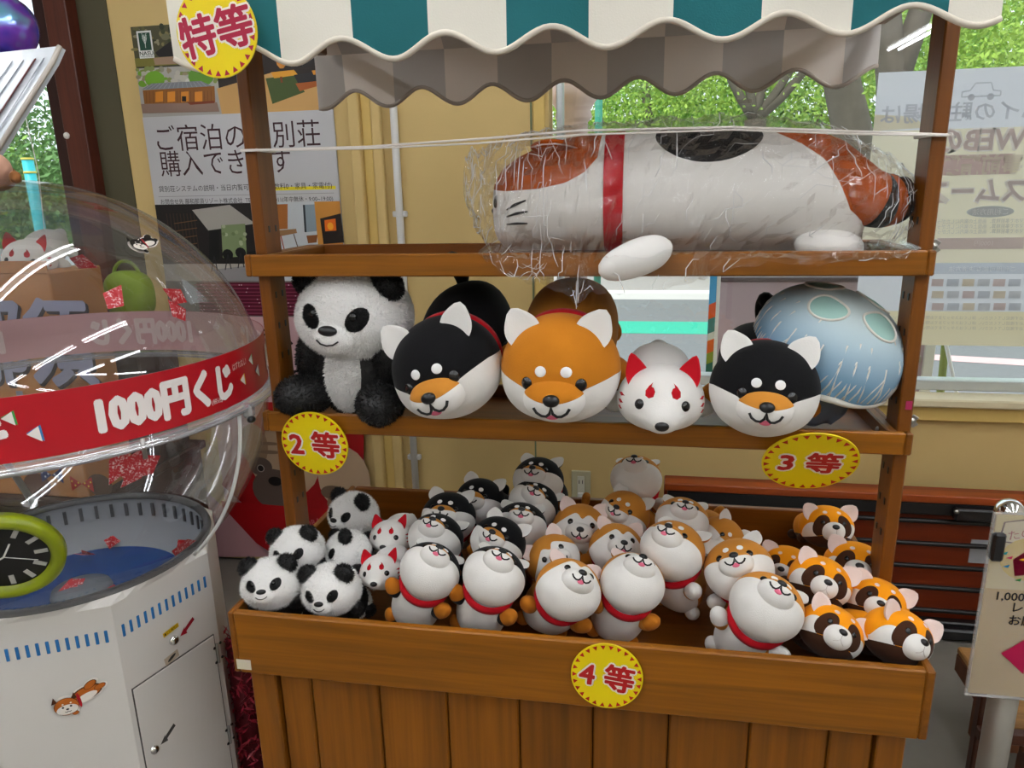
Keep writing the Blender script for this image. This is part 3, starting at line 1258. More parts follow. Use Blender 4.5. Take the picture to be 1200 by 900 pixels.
def xyR(x, z):
    """apparent frontal position (units of head radius) to azimuth, elevation"""
    el = math.degrees(math.asin(max(-.99, min(.99, z))))
    az = math.degrees(math.asin(max(-.99, min(.99, x / max(.05, math.cos(math.radians(el)))))))
    return az, el


def ear_mesh(w, h, th, cup=.25, tip=1.3, bend=0.0):
    """upright rounded ear, base at origin, front faces -Y; returns outer shell and lining meshes"""
    nu, nv = 12, 12

    def half(v):
        return w * (1 - v ** tip) ** .55 * (.82 + .18 * math.sin(PI * min(1, v * 1.2)))

    def sheet(front):
        V, F = [], []
        for j in range(nv + 1):
            v = j / nv
            hw = half(v)
            for i in range(nu + 1):
                u = -1 + 2 * i / nu
                edge = (1 - u * u) * (1 - v ** 3)
                yb = bend * v * v
                if front == 1:
                    y = -cup * th * (1 - edge * 1.6)
                    y = -th * .15 - th * .25 * math.sqrt(max(0, edge)) + cup * th * 1.3 * edge
                else:
                    y = th * (.9 * math.sqrt(max(0, edge))) - th * .15
                V.append((u * hw, y + yb, v * h - .08 * h))
        for j in range(nv):
            for i in range(nu):
                a = j * (nu + 1) + i
                F.append((a, a + 1, a + nu + 2, a + nu + 1) if front == 1 else (a, a + nu + 1, a + nu + 2, a + 1))
        return mesh(V, F, smooth=True)
    return sheet(0), sheet(1)


def set_ear(root, star, x, z, meshes, m_out, m_in, lean, turn, sink=.12, sc=1.0, fwd=0.0):
    az, el = xyR(x, z)
    p, nn = star.pt(az, el)
    e = link('ear', meshes[0], m_out, root, p - nn * sink, (fwd, lean, turn), sc)
    link('ear_lining', meshes[1], m_in, e)
    return e


def mirror_az(path):
    return [(-a, e) for a, e in path]


def body_star(root, center, radii, tiltdeg, top, under, cut=-.42, n=4, furry=None, nm='body'):
    s = Star(radii, sq=1.15)
    A, T = s.full(n)
    inn, out = split(A, T, lambda A: A[:, 8] - cut)
    R = (math.radians(tiltdeg), 0, 0)
    b = link(nm, part_mesh(*out, furry=furry), top, root, center, R)
    if inn is not None:
        link('belly', part_mesh(*inn, furry=furry), under, b)
    return b


def limb(root, name, loc, rot, sz, m1, m2=None, frac=0.35):
    """stubby limb: ellipsoid along local -Y; the last part of it may be another colour"""
    s = Star(sz)
    A, T = s.full(3)
    if m2 is None:
        return link(name, part_mesh(A, T), m1, root, loc, rot)
    inn, out = split(A, T, lambda A: A[:, 1] + sz[1] * frac)
    o = link(name, part_mesh(*out), m1, root, loc, rot)
    link('paw_tip', part_mesh(*inn), m2, o)
    return o


BT = 20      # the body rises behind the head by this angle when the face points at the viewer


def rot_back(v, deg=BT):
    a = math.radians(deg)
    return (v[0], v[1] * math.cos(a) - v[2] * math.sin(a), v[1] * math.sin(a) + v[2] * math.cos(a))


def make_shiba(kind, n=5, tail=.55):
    """lying dog plush, unit head radius, head centre at (0,0,1), face towards -Y"""
    top, mask, muz, ear_in, paw, body = {
        'black': (P_BLACK, P_WHITE, P_TAN, P_WHITE, P_PAW, P_BLACK),
        'orange': (P_ORANGE, P_WHITE, P_ORANGE, P_WHITE, P_PAW, P_BODYBR),
        'brown': (P_TAN, P_WHITE, P_TAN, P_WHITE, P_WHITE, P_TAN),
        'akita': (P_TAN, P_WHITE, P_WHITE, P_PINK, P_PAW, P_TAN)}[kind]
    root = empty('shiba_plush')
    H = empty('tmp')
    hs = Star((1.0, .9, .92), [((48, -30), .06, .5, .4), ((-48, -30), .06, .5, .4)])
    A, T = hs.full(n)
    dx, dz, front = (lambda A: A[:, 6]), (lambda A: A[:, 8]), (lambda A: -A[:, 7])
    if kind == 'akita':
        def g_mask(A):
            x = np.abs(dx(A))
            w = np.clip((front(A) + .1) / .4, 0, 1)
            up_ = .47 - .20 * np.exp(-(x / .13) ** 2) - .95 * np.maximum(0, x - .28) ** 1.2
            return dz(A) - (up_ * w - .2 * (1 - w))
        parts = regions(A, T, [g_mask])
        names = [('face_mask', mask), ('head', top)]
    else:
        def g_mask(A):
            x = dx(A)
            ax = np.abs(x)
            b1 = np.where(ax < .44, -.07 - .72 * x * x, -.209 + .21 * np.clip((ax - .44) / .5, 0, 1) ** .8)
            w = np.clip(front(A) / .3, 0, 1)
            return dz(A) - (b1 * w - .0 * (1 - w))
        parts = regions(A, T, [g_mask])
        names = [('face_mask', mask), ('head', top)]
    hp = np.array([0, 0, 1.0])
    head = link('head', part_mesh(*parts[-1]), top, root, hp)
    for (nm, mt), pm in zip(names[:-1], parts[:-1]):
        link(nm, part_mesh(*pm), mt, head)
    ez, ex = (.10, .42) if kind == 'akita' else (-.08, .465)
    for s in (-1, 1):
        hs.blob('eye', *xyR(s * ex, ez), (.102, .112, .065), M_EYE, head)
        if kind != 'akita':
            hs.blob('brow_spot', *xyR(s * .225, .15), (.095, .09, .022), M_DOT, head)
    ms = Star((.50, .40, .35), sq=1.05)
    A, T = ms.full(n - 1)
    ma = math.radians(-24 if kind != 'akita' else -17)
    mc = hp + np.array([0, -.735 * math.cos(ma) / math.cos(.42), .80 * math.sin(ma)])
    if kind == 'akita':
        muzzle = link('muzzle', part_mesh(A, T), mask, root, mc)
    else:
        pm = regions(A, T, [lambda A: -(A[:, 8] - (.02 + .22 * A[:, 6] ** 2))])
        muzzle = link('muzzle', part_mesh(*pm[1]), mask, root, mc)
        link('muzzle_patch', part_mesh(*pm[0]), muz, muzzle)
    ms.blob('nose', 0, 9, (.135, .10, .085), M_NOSE, muzzle, sink=.1)
    lip = [(0, -4), (4, -21), (14, -30), (26, -29), (36, -20), (40, -9)]
    ms.tube('mouth', lip[::-1] + mirror_az(lip)[1:], .025, M_LINE, muzzle)
    ms.blob('tongue', 0, -36, (.105, .065, .03), M_TONGUE, muzzle)
    em = ear_mesh(.31, .60, .22, tip=2.6, bend=.03)
    for s in (-1, 1):
        set_ear(head, hs, s * .60, .68, em, top, ear_in, s * .50, -s * .12, fwd=-.12)
    # body behind the head
    bc = np.array(rot_back((0, 1.55, -.16))) + hp
    body_star(root, bc, (.86, 1.22, .82), BT, body, P_WHITE, cut=-.30)
    nk = np.array(rot_back((0, .60, -.1))) + hp
    link('collar', lathe_mesh([(.74, -.14), (.85, -.10), (.865, 0), (.85, .10), (.74, .14)], 44), P_RED, root, nk, (math.radians(BT) + PI / 2, 0, 0))
    for s in (-1, 1):
        lp = np.array(rot_back((s * .86, .84, -.60))) + hp
        limb(root, 'front_leg', lp, (math.radians(BT), 0, s * .55), (.27, .44, .25), body if kind != 'akita' else P_TAN, paw, -.1)
        lp = np.array(rot_back((s * .62, 2.35, -.62))) + hp
        limb(root, 'hind_leg', lp, (math.radians(BT), 0, s * .5), (.24, .36, .22), body, paw, -.1)
    tl = []
    for q in np.linspace(0, 1, 12):
        ang = q * 1.35 * PI
        tl.append((0, 2.35 + tail * .36 * math.sin(ang) * (1 - .25 * q), .50 + tail * .42 * (1 - math.cos(ang)) * (1 - .2 * q)))
    tl = [np.array(rot_back(t_)) + hp for t_ in tl]
    link('tail', tube_mesh(tl, [(.4 + .6 * tail) * q for q in (.12, .16, .2, .22, .23, .23, .22, .21, .19, .16, .12, .05)], 10), body, root)
    bpy.data.objects.remove(H)
    return root


def make_red_panda(n=5):
    root = empty('red_panda_plush')
    hs = Star((1.0, .86, .80))
    A, T = hs.full(n)
    X, Z, Fr = (lambda A: A[:, 6]), (lambda A: A[:, 8]), (lambda A: -A[:, 7])

    def g_dark(A):
        x, z = np.abs(X(A)), Z(A)
        c, s = math.cos(.35), math.sin(.35)
        u, w_ = (x - .46) * c + (z - .06) * s, -(x - .46) * s + (z - .06) * c
        patch = (u / .27) ** 2 + (w_ / .46) ** 2 - 1
        chin = (z + .36 + .10 * np.clip(x, 0, 1) ** 1.5) * 3
        return np.where(Fr(A) > -.1, np.minimum(patch, chin), chin)

    def g_cheek(A):
        x, z = np.abs(X(A)), Z(A)
        return np.where(Fr(A) > -.05, ((x - .76) / .20) ** 2 + ((z + .20) / .34) ** 2 - 1, 1)
    p = [None] + regions(A, T, [g_dark, g_cheek])
    hp = np.array([0, 0, .85])
    head = link('head', part_mesh(*p[3]), P_RPO, root, hp)
    ms = Star((.43, .38, .37), sq=1.05)
    A, T = ms.full(4)
    muzzle = link('muzzle', part_mesh(A, T), P_WHITE, root, hp + np.array([0, -.66, -.15]))
    link('eye_mask', part_mesh(*p[1]), P_DKBR, head)
    for q in halves(p[2]):
        link('cheek_patch', part_mesh(*q), P_WHITE, head)
    for s in (-1, 1):
        hs.blob('eye', *xyR(s * .44, .16), (.085, .09, .05), M_EYE, head)
        hs.blob('brow_spot', *xyR(s * .30, .62), (.085, .075, .02), M_DOTP, head)
    ms.blob('nose', 0, 24, (.135, .10, .08), M_NOSE, muzzle, sink=.1)
    ms.tube('mouth', [(0, 8), (0, -12), (12, -24), (28, -30)], .010, plain('stitch_grey', '#b8b0aa', rough=.8), muzzle)
    ms.tube('mouth', [(0, -12), (-12, -24), (-28, -30)], .010, plain('stitch_grey', '#b8b0aa'), muzzle)
    em = ear_mesh(.34, .60, .20, tip=3.0, bend=-.05)
    for s in (-1, 1):
        set_ear(head, hs, s * .72, .52, em, P_PINK, P_PINK, s * .75, -s * .25, fwd=-.1)
    bc = np.array(rot_back((0, 1.35, -.12), 2)) + hp
    body_star(root, bc, (.68, 1.1, .62), 2, P_RPO, P_DKBR, cut=-.35)
    for s in (-1, 1):
        limb(root, 'front_leg', np.array(rot_back((s * .66, .65, -.50), 2)) + hp, (math.radians(2), 0, s * .5), (.2, .36, .19), P_DKBR)
        limb(root, 'hind_leg', np.array(rot_back((s * .58, 2.05, -.45), 2)) + hp, (math.radians(2), 0, s * .5), (.2, .34, .19), P_DKBR)
    tl = [np.array(rot_back((0.1 * q, 2.2 + .75 * q, -.05 + .2 * q), 2)) + hp for q in np.linspace(0, 1, 7)]
    link('tail', tube_mesh(tl, [.18, .26, .29, .3, .29, .24, .08], 10), P_RPO, root)
    return root


def panda_head(root, hp, n, nf, fl):
    hs = Star((1.0, .88, .86), [((55, -18), .05, .5, .4), ((-55, -18), .05, .5, .4)])
    A, T = hs.full(n)
    X, Z, Fr = (lambda A: A[:, 6]), (lambda A: A[:, 8]), (lambda A: -A[:, 7])

    def g_patch(A):
        x, z = np.abs(X(A)), Z(A)
        c, s = math.cos(-.55), math.sin(-.55)
        u, w_ = (x - .45) * c + (z + .02) * s, -(x - .45) * s + (z + .02) * c
        return np.where(Fr(A) > 0, (u / .165) ** 2 + (w_ / .245) ** 2 - 1, 1)
    p = regions(A, T, [g_patch])
    head = link('head', part_mesh(*p[1], furry=(nf, fl, .006, 3)), plain('panda_white', '#f4f3f1', rough=.95, spec=.1, sheen=.2), root, hp)
    for q in halves(p[0]):
        link('eye_patch', part_mesh(*q, furry=(nf // 28, fl * .8, .006, 4)), plain('panda_black', '#0b0b0c', rough=.95, spec=.08), head)
    for s in (-1, 1):
        hs.blob('eye', *xyR(s * .40, .03), (.07, .07, .05), M_EYE, head, sink=.0)
    ms = Star((.36, .32, .28))
    A, T = ms.full(n - 1)
    mz = link('muzzle', part_mesh(A, T, furry=(nf // 9, fl * .55, .006, 7)), plain('panda_white', '#f4f3f1'), root, np.array(hp) + np.array([0, -.70, -.34]))
    ms.blob('nose', 0, 22, (.17, .09, .08), M_NOSE, mz, sink=-.1)
    ms.tube('mouth', [(-34, -6), (-20, -16), (0, -20), (20, -16), (34, -6)], .014, M_LINE, mz, lift=2.0)
    return head, hs


def fluffy_ball(name, root, loc, rot, radii, mat, nf, fl, n=3, sub=None):
    s = Star(radii)
    A, T = s.full(n)
    return link(name, part_mesh(A, T, furry=(nf, fl, .012, 9)), mat, root, loc, rot)


def make_panda_small():
    root = empty('panda_plush')
    hp = np.array([0, 0, .9])
    pb = plain('panda_black', '#0b0b0c')
    head, hs = panda_head(root, hp, 5, 12000, .095)
    for s in (-1, 1):
        p, nn = hs.pt(*xyR(s * .70, .62))
        fluffy_ball('ear', head, p + nn * .06, (0, s * .6, 0), (.34, .22, .30), pb, 1100, .09)
    bc = np.array(rot_back((0, 1.05, -.25), -25)) + hp
    body_star(root, bc, (.78, .95, .68), -25, pb, pb, cut=-2, n=4, furry=(2600, .07, .012, 5))
    s_ = Star((.80, .42, .70))
    A, T = s_.full(4)
    link('white_belt', part_mesh(A, T, furry=(1500, .06, .012, 6)), plain('panda_white', '#f4f3f1'), root, np.array(rot_back((0, 1.55, -.25), -25)) + hp, (math.radians(-25), 0, 0))
    for s in (-1, 1):
        fluffy_ball('front_leg', root, np.array(rot_back((s * .72, .50, -.55), -25)) + hp, (math.radians(-25), 0, s * .5), (.26, .42, .24), pb, 700, .06)
        fluffy_ball('hind_leg', root, np.array(rot_back((s * .62, 1.75, -.50), -25)) + hp, (math.radians(-25), 0, s * .5), (.26, .4, .24), pb, 600, .06)
    return root


def make_fox(n=5, small=False):
    root = empty('fox_plush')
    hs = Star((1.0, 1.0, .80), [((0, -30), .34, .42, .36), ((60, -25), .05, .5, .4), ((-60, -25), .05, .5, .4)])
    A, T = hs.full(n)
    hp = np.array([0, 0, .85])
    head = link('head', part_mesh(A, T), P_WHITE, root, hp)
    for s in (-1, 1):
        hs.blob('eye', *xyR(s * .50, -.12), (.125, .125, .08), M_EYE, head)
        o = [(-4, -4), (0, -6.5), (4.5, -5), (6, 0), (4, 4), (.5, 5.5), (2.5, 10), (-1.5, 6), (-4.5, 1)]
        ca, ce = xyR(s * .30, .17)
        hs.decal('brow_flame', [(ca + s * a * -1.25, ce + e * 1.35) for a, e in o], P_RED, head, .012)
        for k, zz in enumerate((.06, -.10, -.24)):
            ca, ce = xyR(s * .90, zz)
            w_ = (9, 7, 5)[k]
            hs.decal('cheek_mark', [(ca - s * w_, ce - 1.5), (ca, ce - 2.0), (ca + s * w_, ce + 3), (ca, ce + 3.0)], P_RED, head, .01)
    hs.blob('nose', *xyR(0, -.46), (.16, .12, .10), M_NOSE, head, sink=.1)
    em = ear_mesh(.32, .74, .16, tip=1.3)
    for s in (-1, 1):
        set_ear(head, hs, s * .66, .52, em, P_WHITE, P_RED, s * .28, -s * .30, sink=.16, fwd=-.2)
    bc = np.array(rot_back((0, 1.45, .02))) + hp
    body_star(root, bc, (.80, 1.15, .72), BT, P_WHITE, P_WHITE, cut=-2)
    for s in (-1, 1):
        limb(root, 'front_leg', np.array(rot_back((s * .95, .60, -.40))) + hp, (math.radians(BT), 0, s * .7), (.28, .42, .25), P_WHITE)
        limb(root, 'hind_leg', np.array(rot_back((s * .70, 2.2, -.40))) + hp, (math.radians(BT), 0, s * .5), (.24, .38, .22), P_WHITE)
    tl = [np.array(rot_back((0.05 * q, 2.4 + .8 * q, -.0 + .3 * q))) + hp for q in np.linspace(0, 1, 7)]
    link('tail', tube_mesh(tl, [.16, .24, .28, .3, .28, .2, .06], 10), P_WHITE, root)
    return root


def copy_tree(o, parent=None):
    c = o.copy()
    COL.objects.link(c)
    c.parent = parent
    for ch in list(o.children):
        copy_tree(ch, c)
    return c


used = set()


def place(proto, px, py, Y, rpx, nose, roll, label, cat, group, zc, squash=None, nose_z=-.36, reach=1.15):
    """put a plush so that its head centre projects at (px,py) at distance Y, its nose at pixel `nose`, rolled in view"""
    p = at(px, py, Y)
    s = rpx * depth(p) / F_PX
    t = (CAM - p) / np.linalg.norm(CAM - p)          # towards the viewer
    r = np.cross(np.array([0, 0, 1.0]), t)
    r /= np.linalg.norm(r)
    u = np.cross(t, r)
    a = math.radians(roll)                            # clockwise in the picture
    dx, dy = (nose[0] - px) / rpx / reach, -(nose[1] - py) / rpx / reach
    q = math.hypot(dx, dy)
    if q > .97:
        dx, dy = dx * .97 / q, dy * .97 / q
    lx, ly = dx * math.cos(a) - dy * math.sin(a), dx * math.sin(a) + dy * math.cos(a)
    # face direction with the nose below the face axis by nose_z
    el = math.asin(max(-1, min(1, ly))) - math.asin(nose_z)
    az = math.asin(max(-1, min(1, lx / max(.2, math.cos(math.asin(max(-.98, min(.98, ly))))))))
    # model axes: X right, -Y face, Z up -> view axes r, t, u
    Rm = Matrix.Rotation(az, 3, 'Z') @ Matrix.Rotation(-el, 3, 'X')
    Rr = Matrix.Rotation(a, 3, 'Y')
    B = Matrix(((r[0], -t[0], u[0]), (r[1], -t[1], u[1]), (r[2], -t[2], u[2])))
    R = B @ Rr @ Rm
    key = proto.name
    o = proto if key not in used else copy_tree(proto)
    used.add(key)
    off = R @ Vector((0, 0, zc)) * s
    o.location = Vector(p) - off
    o.rotation_euler = R.to_euler()
    o.scale = (s, s, s)
    tag(o, label, cat, group)
    return o

# ------------------------------------------------------------------ toys in the bin
sh_black = make_shiba('black', 5)
sh_brown = make_shiba('brown', 5)
sh_akita = make_shiba('akita', 5)
rp = make_red_panda(5)
pd = make_panda_small()
fx_small = make_fox(5)
GB = 'small black and white dog plushes in the bin'
for px, py, Y, r, nose, roll, lab in (
    (504, 669, -.085, 36, (519, 637), 30, 'black and white dog plush at the front of the bin beside the foxes'),
    (579, 675, -.085, 37.5, (592, 641), 26, 'black and white dog plush at the front of the bin beside the tan dogs'),
    (511, 632, .065, 33, (507, 603), 24, 'black and white dog plush directly behind the front one next to the foxes'),
    (584, 636, .045, 33, (575, 621), 30, 'black and white dog plush peering over between the two front black dogs'),
    (610, 617, .15, 31, (612, 593), 8, 'black and white dog plush chin-up beside the row of white-faced tan dogs'),
    (625, 591, .25, 30, (629, 568), 32, 'black and white dog plush second from the top of the black pile'),
    (631, 563, .31, 30, (622, 545), 8, 'black and white dog plush at the very top of the black pile'),
    (563, 588, .26, 30, (549, 578), 16, 'black and white dog plush looking straight ahead against the back of the bin'),
    (526, 606, .17, 32, (515, 594), 10, 'black and white dog plush half hidden behind the chin-up dog near the foxes'),
):
    place(sh_black, px, py, Y, r, nose, roll, lab, 'plush toy', GB, 1.0, nose_z=-.25, reach=1.5)
GA = 'small white-faced tan dog plushes in the bin'
for px, py, Y, r, nose, roll, lab in (
    (666, 691, -.085, 39, (686, 668), 20, 'white-faced tan dog plush with pointed ear at the front of the bin'),
    (741, 683, -.06, 38, (755, 647), 15, 'white-faced tan dog plush chin-up at the front beside the empty gap'),
    (722, 643, .10, 32, (733, 634), 8, 'white-faced tan dog plush peeping over the chin-up tan dog'),
    (648, 656, .06, 32, (655, 652), -38, 'white-faced tan dog plush tilted on its side behind the front one'),
    (680, 621, .19, 33, (680, 620), 10, 'white-faced tan dog plush staring straight out in the third row'),
):
    place(sh_akita, px, py, Y, r, nose, roll, lab, 'plush toy', GA, 1.0, nose_z=-.14, reach=1.42)
GC = 'small brown and white dog plushes in the bin'
for px, py, Y, r, nose, roll, lab in (
    (898, 711, -.095, 43, (916, 678), 24, 'large brown and white dog plush at the front leaning on the red pandas'),
    (866, 668, -.01, 40, (858, 650), -18, 'brown and white dog plush tilted behind the front one by the red pandas'),
    (788, 645, .01, 38, (781, 613), 18, 'brown and white dog plush standing with its belly and collar showing'),
    (799, 611, .18, 31, (803, 585), 8, 'brown and white dog plush chin-up behind the standing one'),
    (732, 603, .24, 30, (720, 594), 28, 'brown and white dog plush tilted sideways in the back row'),
    (745.5, 561, .325, 30, (742, 531), 0, 'brown and white dog plush standing highest at the back, right of the wall socket'),
    (845, 632, .21, 28, (858, 640), 40, 'brown dog plush mostly hidden at the back, only an ear showing'),
):
    place(sh_brown, px, py, Y, r, nose, roll, lab, 'plush toy', GC, 1.0, nose_z=-.25, reach=1.42)
GR = 'small red panda plushes in the bin'
for px, py, Y, r, nose, roll, lab in (
    (1051, 746, -.10, 41, (1080, 745), 14, 'red panda plush at the front right corner of the bin'),
    (973, 740, -.10, 38, (987, 738), 20, 'red panda plush at the front beside the large brown dog'),
    (961, 681, .0, 36, (970, 681), 15, 'red panda plush in the middle between dog and red pandas'),
    (1027, 706, .0, 35, (1032, 706), 14, 'red panda plush half hidden behind the corner one'),
    (1002, 663, .11, 35, (1007, 662), 4, 'red panda plush below the topmost one near the post'),
    (968, 617, .28, 31, (979, 616), -6, 'red panda plush at the top of the red panda pile'),
    (923, 664, .17, 30, (916, 668), 10, 'red panda plush almost hidden behind the others at the back'),
):
    place(rp, px, py, Y, r, nose, roll, lab, 'plush toy', GR, .85, nose_z=.0, reach=1.05)
GP = 'small panda plushes in the bin'
for px, py, Y, r, nose, roll, lab in (
    (319, 683, -.10, 34, (305, 697), 5, 'fluffy panda plush at the front left corner of the bin'),
    (389, 690, -.09, 34, (372, 711), 8, 'fluffy panda plush at the front beside the fox plush'),
    (349, 644, -.02, 31, (334, 661), 4, 'fluffy panda plush behind the corner one, nose hidden'),
    (408, 647, .03, 29, (378, 656), 12, 'fluffy panda plush turned sideways with one ear facing out'),
    (415, 603, .22, 30, (389, 612), 24, 'fluffy panda plush on top of the panda pile'),
):
    place(pd, px, py, Y, r, nose, roll, lab, 'plush toy', GP, .9, reach=1.12)
GF = 'small white fox plushes in the bin'
for px, py, Y, r, nose, roll, lab in (
    (448, 670, -.03, 26, (437, 683), 4, 'small white fox plush with red ears, the lower of two'),
    (459, 629, .10, 25, (448, 640), 6, 'small white fox plush with red ears, the upper of two'),
):
    place(fx_small, px, py, Y, r, nose, roll, lab, 'plush toy', GF, .85, nose_z=-.46, reach=1.3)

# ------------------------------------------------------------------ toys on the middle shelf
GS = 'large plush toys on the middle shelf'
big_black = make_shiba('black', 6, .7)
place(big_black, 524, 430, .0, 66, (502, 466), -14, 'big black and white dog plush tilted between panda and orange dog', 'plush toy', GS, 1.0, nose_z=-.25, reach=1.20)
place(big_black, 895, 455, -.018, 62, (900, 478), 2, 'big black and white dog plush sitting under the jellyfish', 'plush toy', GS, 1.0, nose_z=-.25, reach=1.20)
big_orange = make_shiba("orange", 6, .7)
place(big_orange, 657, 431, -.005, 70, (646, 470), 2, 'big orange and white dog plush in the middle of the shelf', 'plush toy', GS, 1.0, nose_z=-.25, reach=1.20)
big_fox = make_fox(6)
place(big_fox, 774, 466, -.005, 50, (777, 504), 1, 'big white fox plush with red ears and flame marks on the middle shelf', 'plush toy', GS, .85, nose_z=-.46, reach=1.5)

# big sitting panda
pw = plain('panda_white', '#f4f3f1')
pb_ = plain('panda_black', '#0b0b0c')
bp_root = empty('sitting_panda_plush')
hp = np.array([0, 0, 1.80])
head, hs = panda_head(bp_root, hp, 6, 42000, .05)
for s in (-1, 1):
    p, nn = hs.pt(*xyR(s * .74, .58))
    fluffy_ball('ear', head, p + nn * .06, (0, s * .7, 0), (.30, .20, .24), pb_, 2200, .05)
bs = Star((.82, .62, .95))
A, T = bs.full(5)
inn, out = split(A, T, lambda A: np.where(A[:, 7] < 0, ((A[:, 6]) / .52) ** 2 + ((A[:, 8] + .12) / .82) ** 2 - 1, 1))
bd = link('body', part_mesh(*out, furry=(6000, .045, .009, 5)), pb_, bp_root, (0, .12, .92))
link('belly', part_mesh(*inn, furry=(5000, .05, .009, 6)), pw, bd)
for s in (-1, 1):
    fluffy_ball('arm', bp_root, (s * .74, -.10, 1.02), (.35, s * -.12, s * -.25), (.30, .33, .56), pb_, 2600, .045, 4)
    fluffy_ball('leg', bp_root, (s * .72, -.45, .36), (0, 0, s * .35), (.40, .55, .36), pb_, 2600, .045, 4)
p = at(417, 369, .095)
s_ = 67 * depth(p) / F_PX
bp_root.scale = (s_,) * 3
bp_root.rotation_euler = (math.radians(-7), math.radians(3), math.radians(-5))
bp_root.location = Vector(p) - (Euler(bp_root.rotation_euler).to_matrix() @ Vector((0, 0, 1.8))) * s_
tag(bp_root, 'big sitting panda plush at the left end of the middle shelf', 'plush toy', GS)

# jellyfish
m_j = bpy.data.materials.new('jelly_fabric')
m_j.use_nodes = True
N_, L_ = m_j.node_tree.nodes, m_j.node_tree.links
b_ = N_['Principled BSDF']
b_.inputs['Roughness'].default_value = .75
tc = N_.new('ShaderNodeTexCoord')
sx_ = N_.new('ShaderNodeSeparateXYZ')
L_.new(tc.outputs['Object'], sx_.inputs[0])
cr = N_.new('ShaderNodeValToRGB')
cr.color_ramp.elements[0].position = .0
cr.color_ramp.elements[0].color = (*lin('#6d9cc0'), 1)
cr.color_ramp.elements[1].position = .85
cr.color_ramp.elements[1].color = (*lin('#b9c6c4'), 1)
L_.new(sx_.outputs['Z'], cr.inputs[0])
L_.new(cr.outputs[0], b_.inputs['Base Color'])
jr = empty('jellyfish_plush')
js = Star((1.0, 1.0, .80), sq=1.12)
A, T = js.full(5)
inn, out = split(A, T, lambda A: A[:, 8] + .20)
cap = link('cap', part_mesh(*out), m_j, jr)
m_jl = plain('jelly_cream', '#d6d3ca', rough=.8)
rimz = js.S(np.array([[.98, 0, -.2]]))[0]
rr, rz = rimz[0], rimz[2]
pts = []
for t_ in np.linspace(0, 2 * PI, 96, endpoint=False):
    k = 1 + .015 * math.cos(8 * t_)
    pts.append((rr * k * math.cos(t_), rr * k * math.sin(t_), rz - .03 * abs(math.sin(4 * t_))))
link('rim', tube_mesh(pts, .045, 8, closed=True), m_jl, cap)
link('underside', lathe_mesh([(rr, rz), (.8, rz + .06), (.4, rz + .10), (0, rz + .1)], 40), m_jl, cap)
for k in range(4):
    az = -52 + 90 * k
    ca, ce = az, 55
    out_, out2 = [], []
    for t_ in np.linspace(0, 2 * PI, 28, endpoint=False):
        # oval in local tangent coordinates
        e = ce + 14.5 * math.sin(t_)
        a = ca + 21 * math.cos(t_) / max(.3, math.cos(math.radians(e))) * .8
        out_.append((a, e))
    js.decal('oval_patch', out_, plain('jelly_teal', '#8fb3ab', rough=.8), cap, .006)
    ring = [js.pt(a, e) for a, e in out_]
    link('oval_border', tube_mesh([p_ + n_ * .006 for p_, n_ in ring], .018, 6, closed=True), m_jl, cap)
r2 = np.random.default_rng(3)
for k in range(26):
    az = -180 + 13.85 * k + r2.uniform(-3, 3)
    e1 = r2.uniform(18, 42)
    js.tube('vein', [(az, -9), (az + 2, 0), (az + 3, e1 * .5), (az + 2, e1)], .012, m_jl, cap, lift=.1, n=5)
    js.tube('vein', [(az + 7, -9), (az + 5.5, 0), (az + 3, e1 * .45)], .011, m_jl, cap, lift=.1, n=5)
    js.tube('vein', [(az - 6, -9), (az - 3, 3), (az + 2.6, e1 * .62)], .010, m_jl, cap, lift=.1, n=5)
m_tent = plain('jelly_tentacle', '#6f7d92', rough=.85, var=.1, vscale=3)
for k, (x, y, w_, l_) in enumerate(((.12, -.42, .34, .72), (-.32, .1, .25, .6), (.42, .15, .25, .55), (.05, .45, .25, .6))):
    V, F = [], []
    nn_ = 10
    for i in range(nn_ + 1):
        f = i / nn_
        for j in range(9):
            u_ = -1 + j / 4
            ww = w_ * (.75 + .35 * math.sin(PI * min(1, f * .9)) - .35 * max(0, f - .75) * 2)
            V.append((x + u_ * ww + .10 * f * f, y - .10 * math.sin(u_ * 2.6 + f * 3) - .05 * f, rz - l_ * f))
    for i in range(nn_):
        for j in range(8):
            a = i * 9 + j
            F.append((a, a + 1, a + 10, a + 9))
    me = mesh(V, F, smooth=True)
    o = link('tentacle', me, m_tent, jr)
    sm_ = o.modifiers.new('s', 'SOLIDIFY')
    sm_.thickness = .05
p = at(968, 408, .10)
s_ = 84 * depth(p) / F_PX
jr.scale = (s_,) * 3
jr.rotation_euler = (math.radians(20), math.radians(17), math.radians(6))
jr.location = p
tag(jr, 'pale blue jellyfish plush with white veins resting on the black dog', 'plush toy', GS)

# ------------------------------------------------------------------ calico cat on the top shelf
CY = .128
P_CALO = plush('calico_orange', '#a34a12', .08)
cat = empty('calico_cat_plush', (at(790, 292, CY)[0], CY, ZT0 + .015))
co = np.array(cat.location)


def stations(tab, Y):
    R_ = []
    for u, vt, vb, ry in tab:
        a, b = at(u, vt, Y), at(u, vb, Y)
        R_.append(((a[0] + b[0]) / 2, (a[2] + b[2]) / 2, ry, (a[2] - b[2]) / 2))
    return np.array(R_)


ST = stations([(579, 236, 250, .008), (583, 212, 280, .045), (592, 197, 290, .07), (610, 184, 293, .092), (640, 169, 293, .108), (675, 160, 293, .113), (706, 157, 293, .108),
               (722, 156, 293, .105), (760, 152, 293, .108), (830, 148, 293, .112), (900, 151, 293, .112), (945, 160, 292, .108), (975, 178, 292, .10), (996, 205, 291, .08), (1006, 232, 280, .045), (1009, 245, 262, .01)], CY)


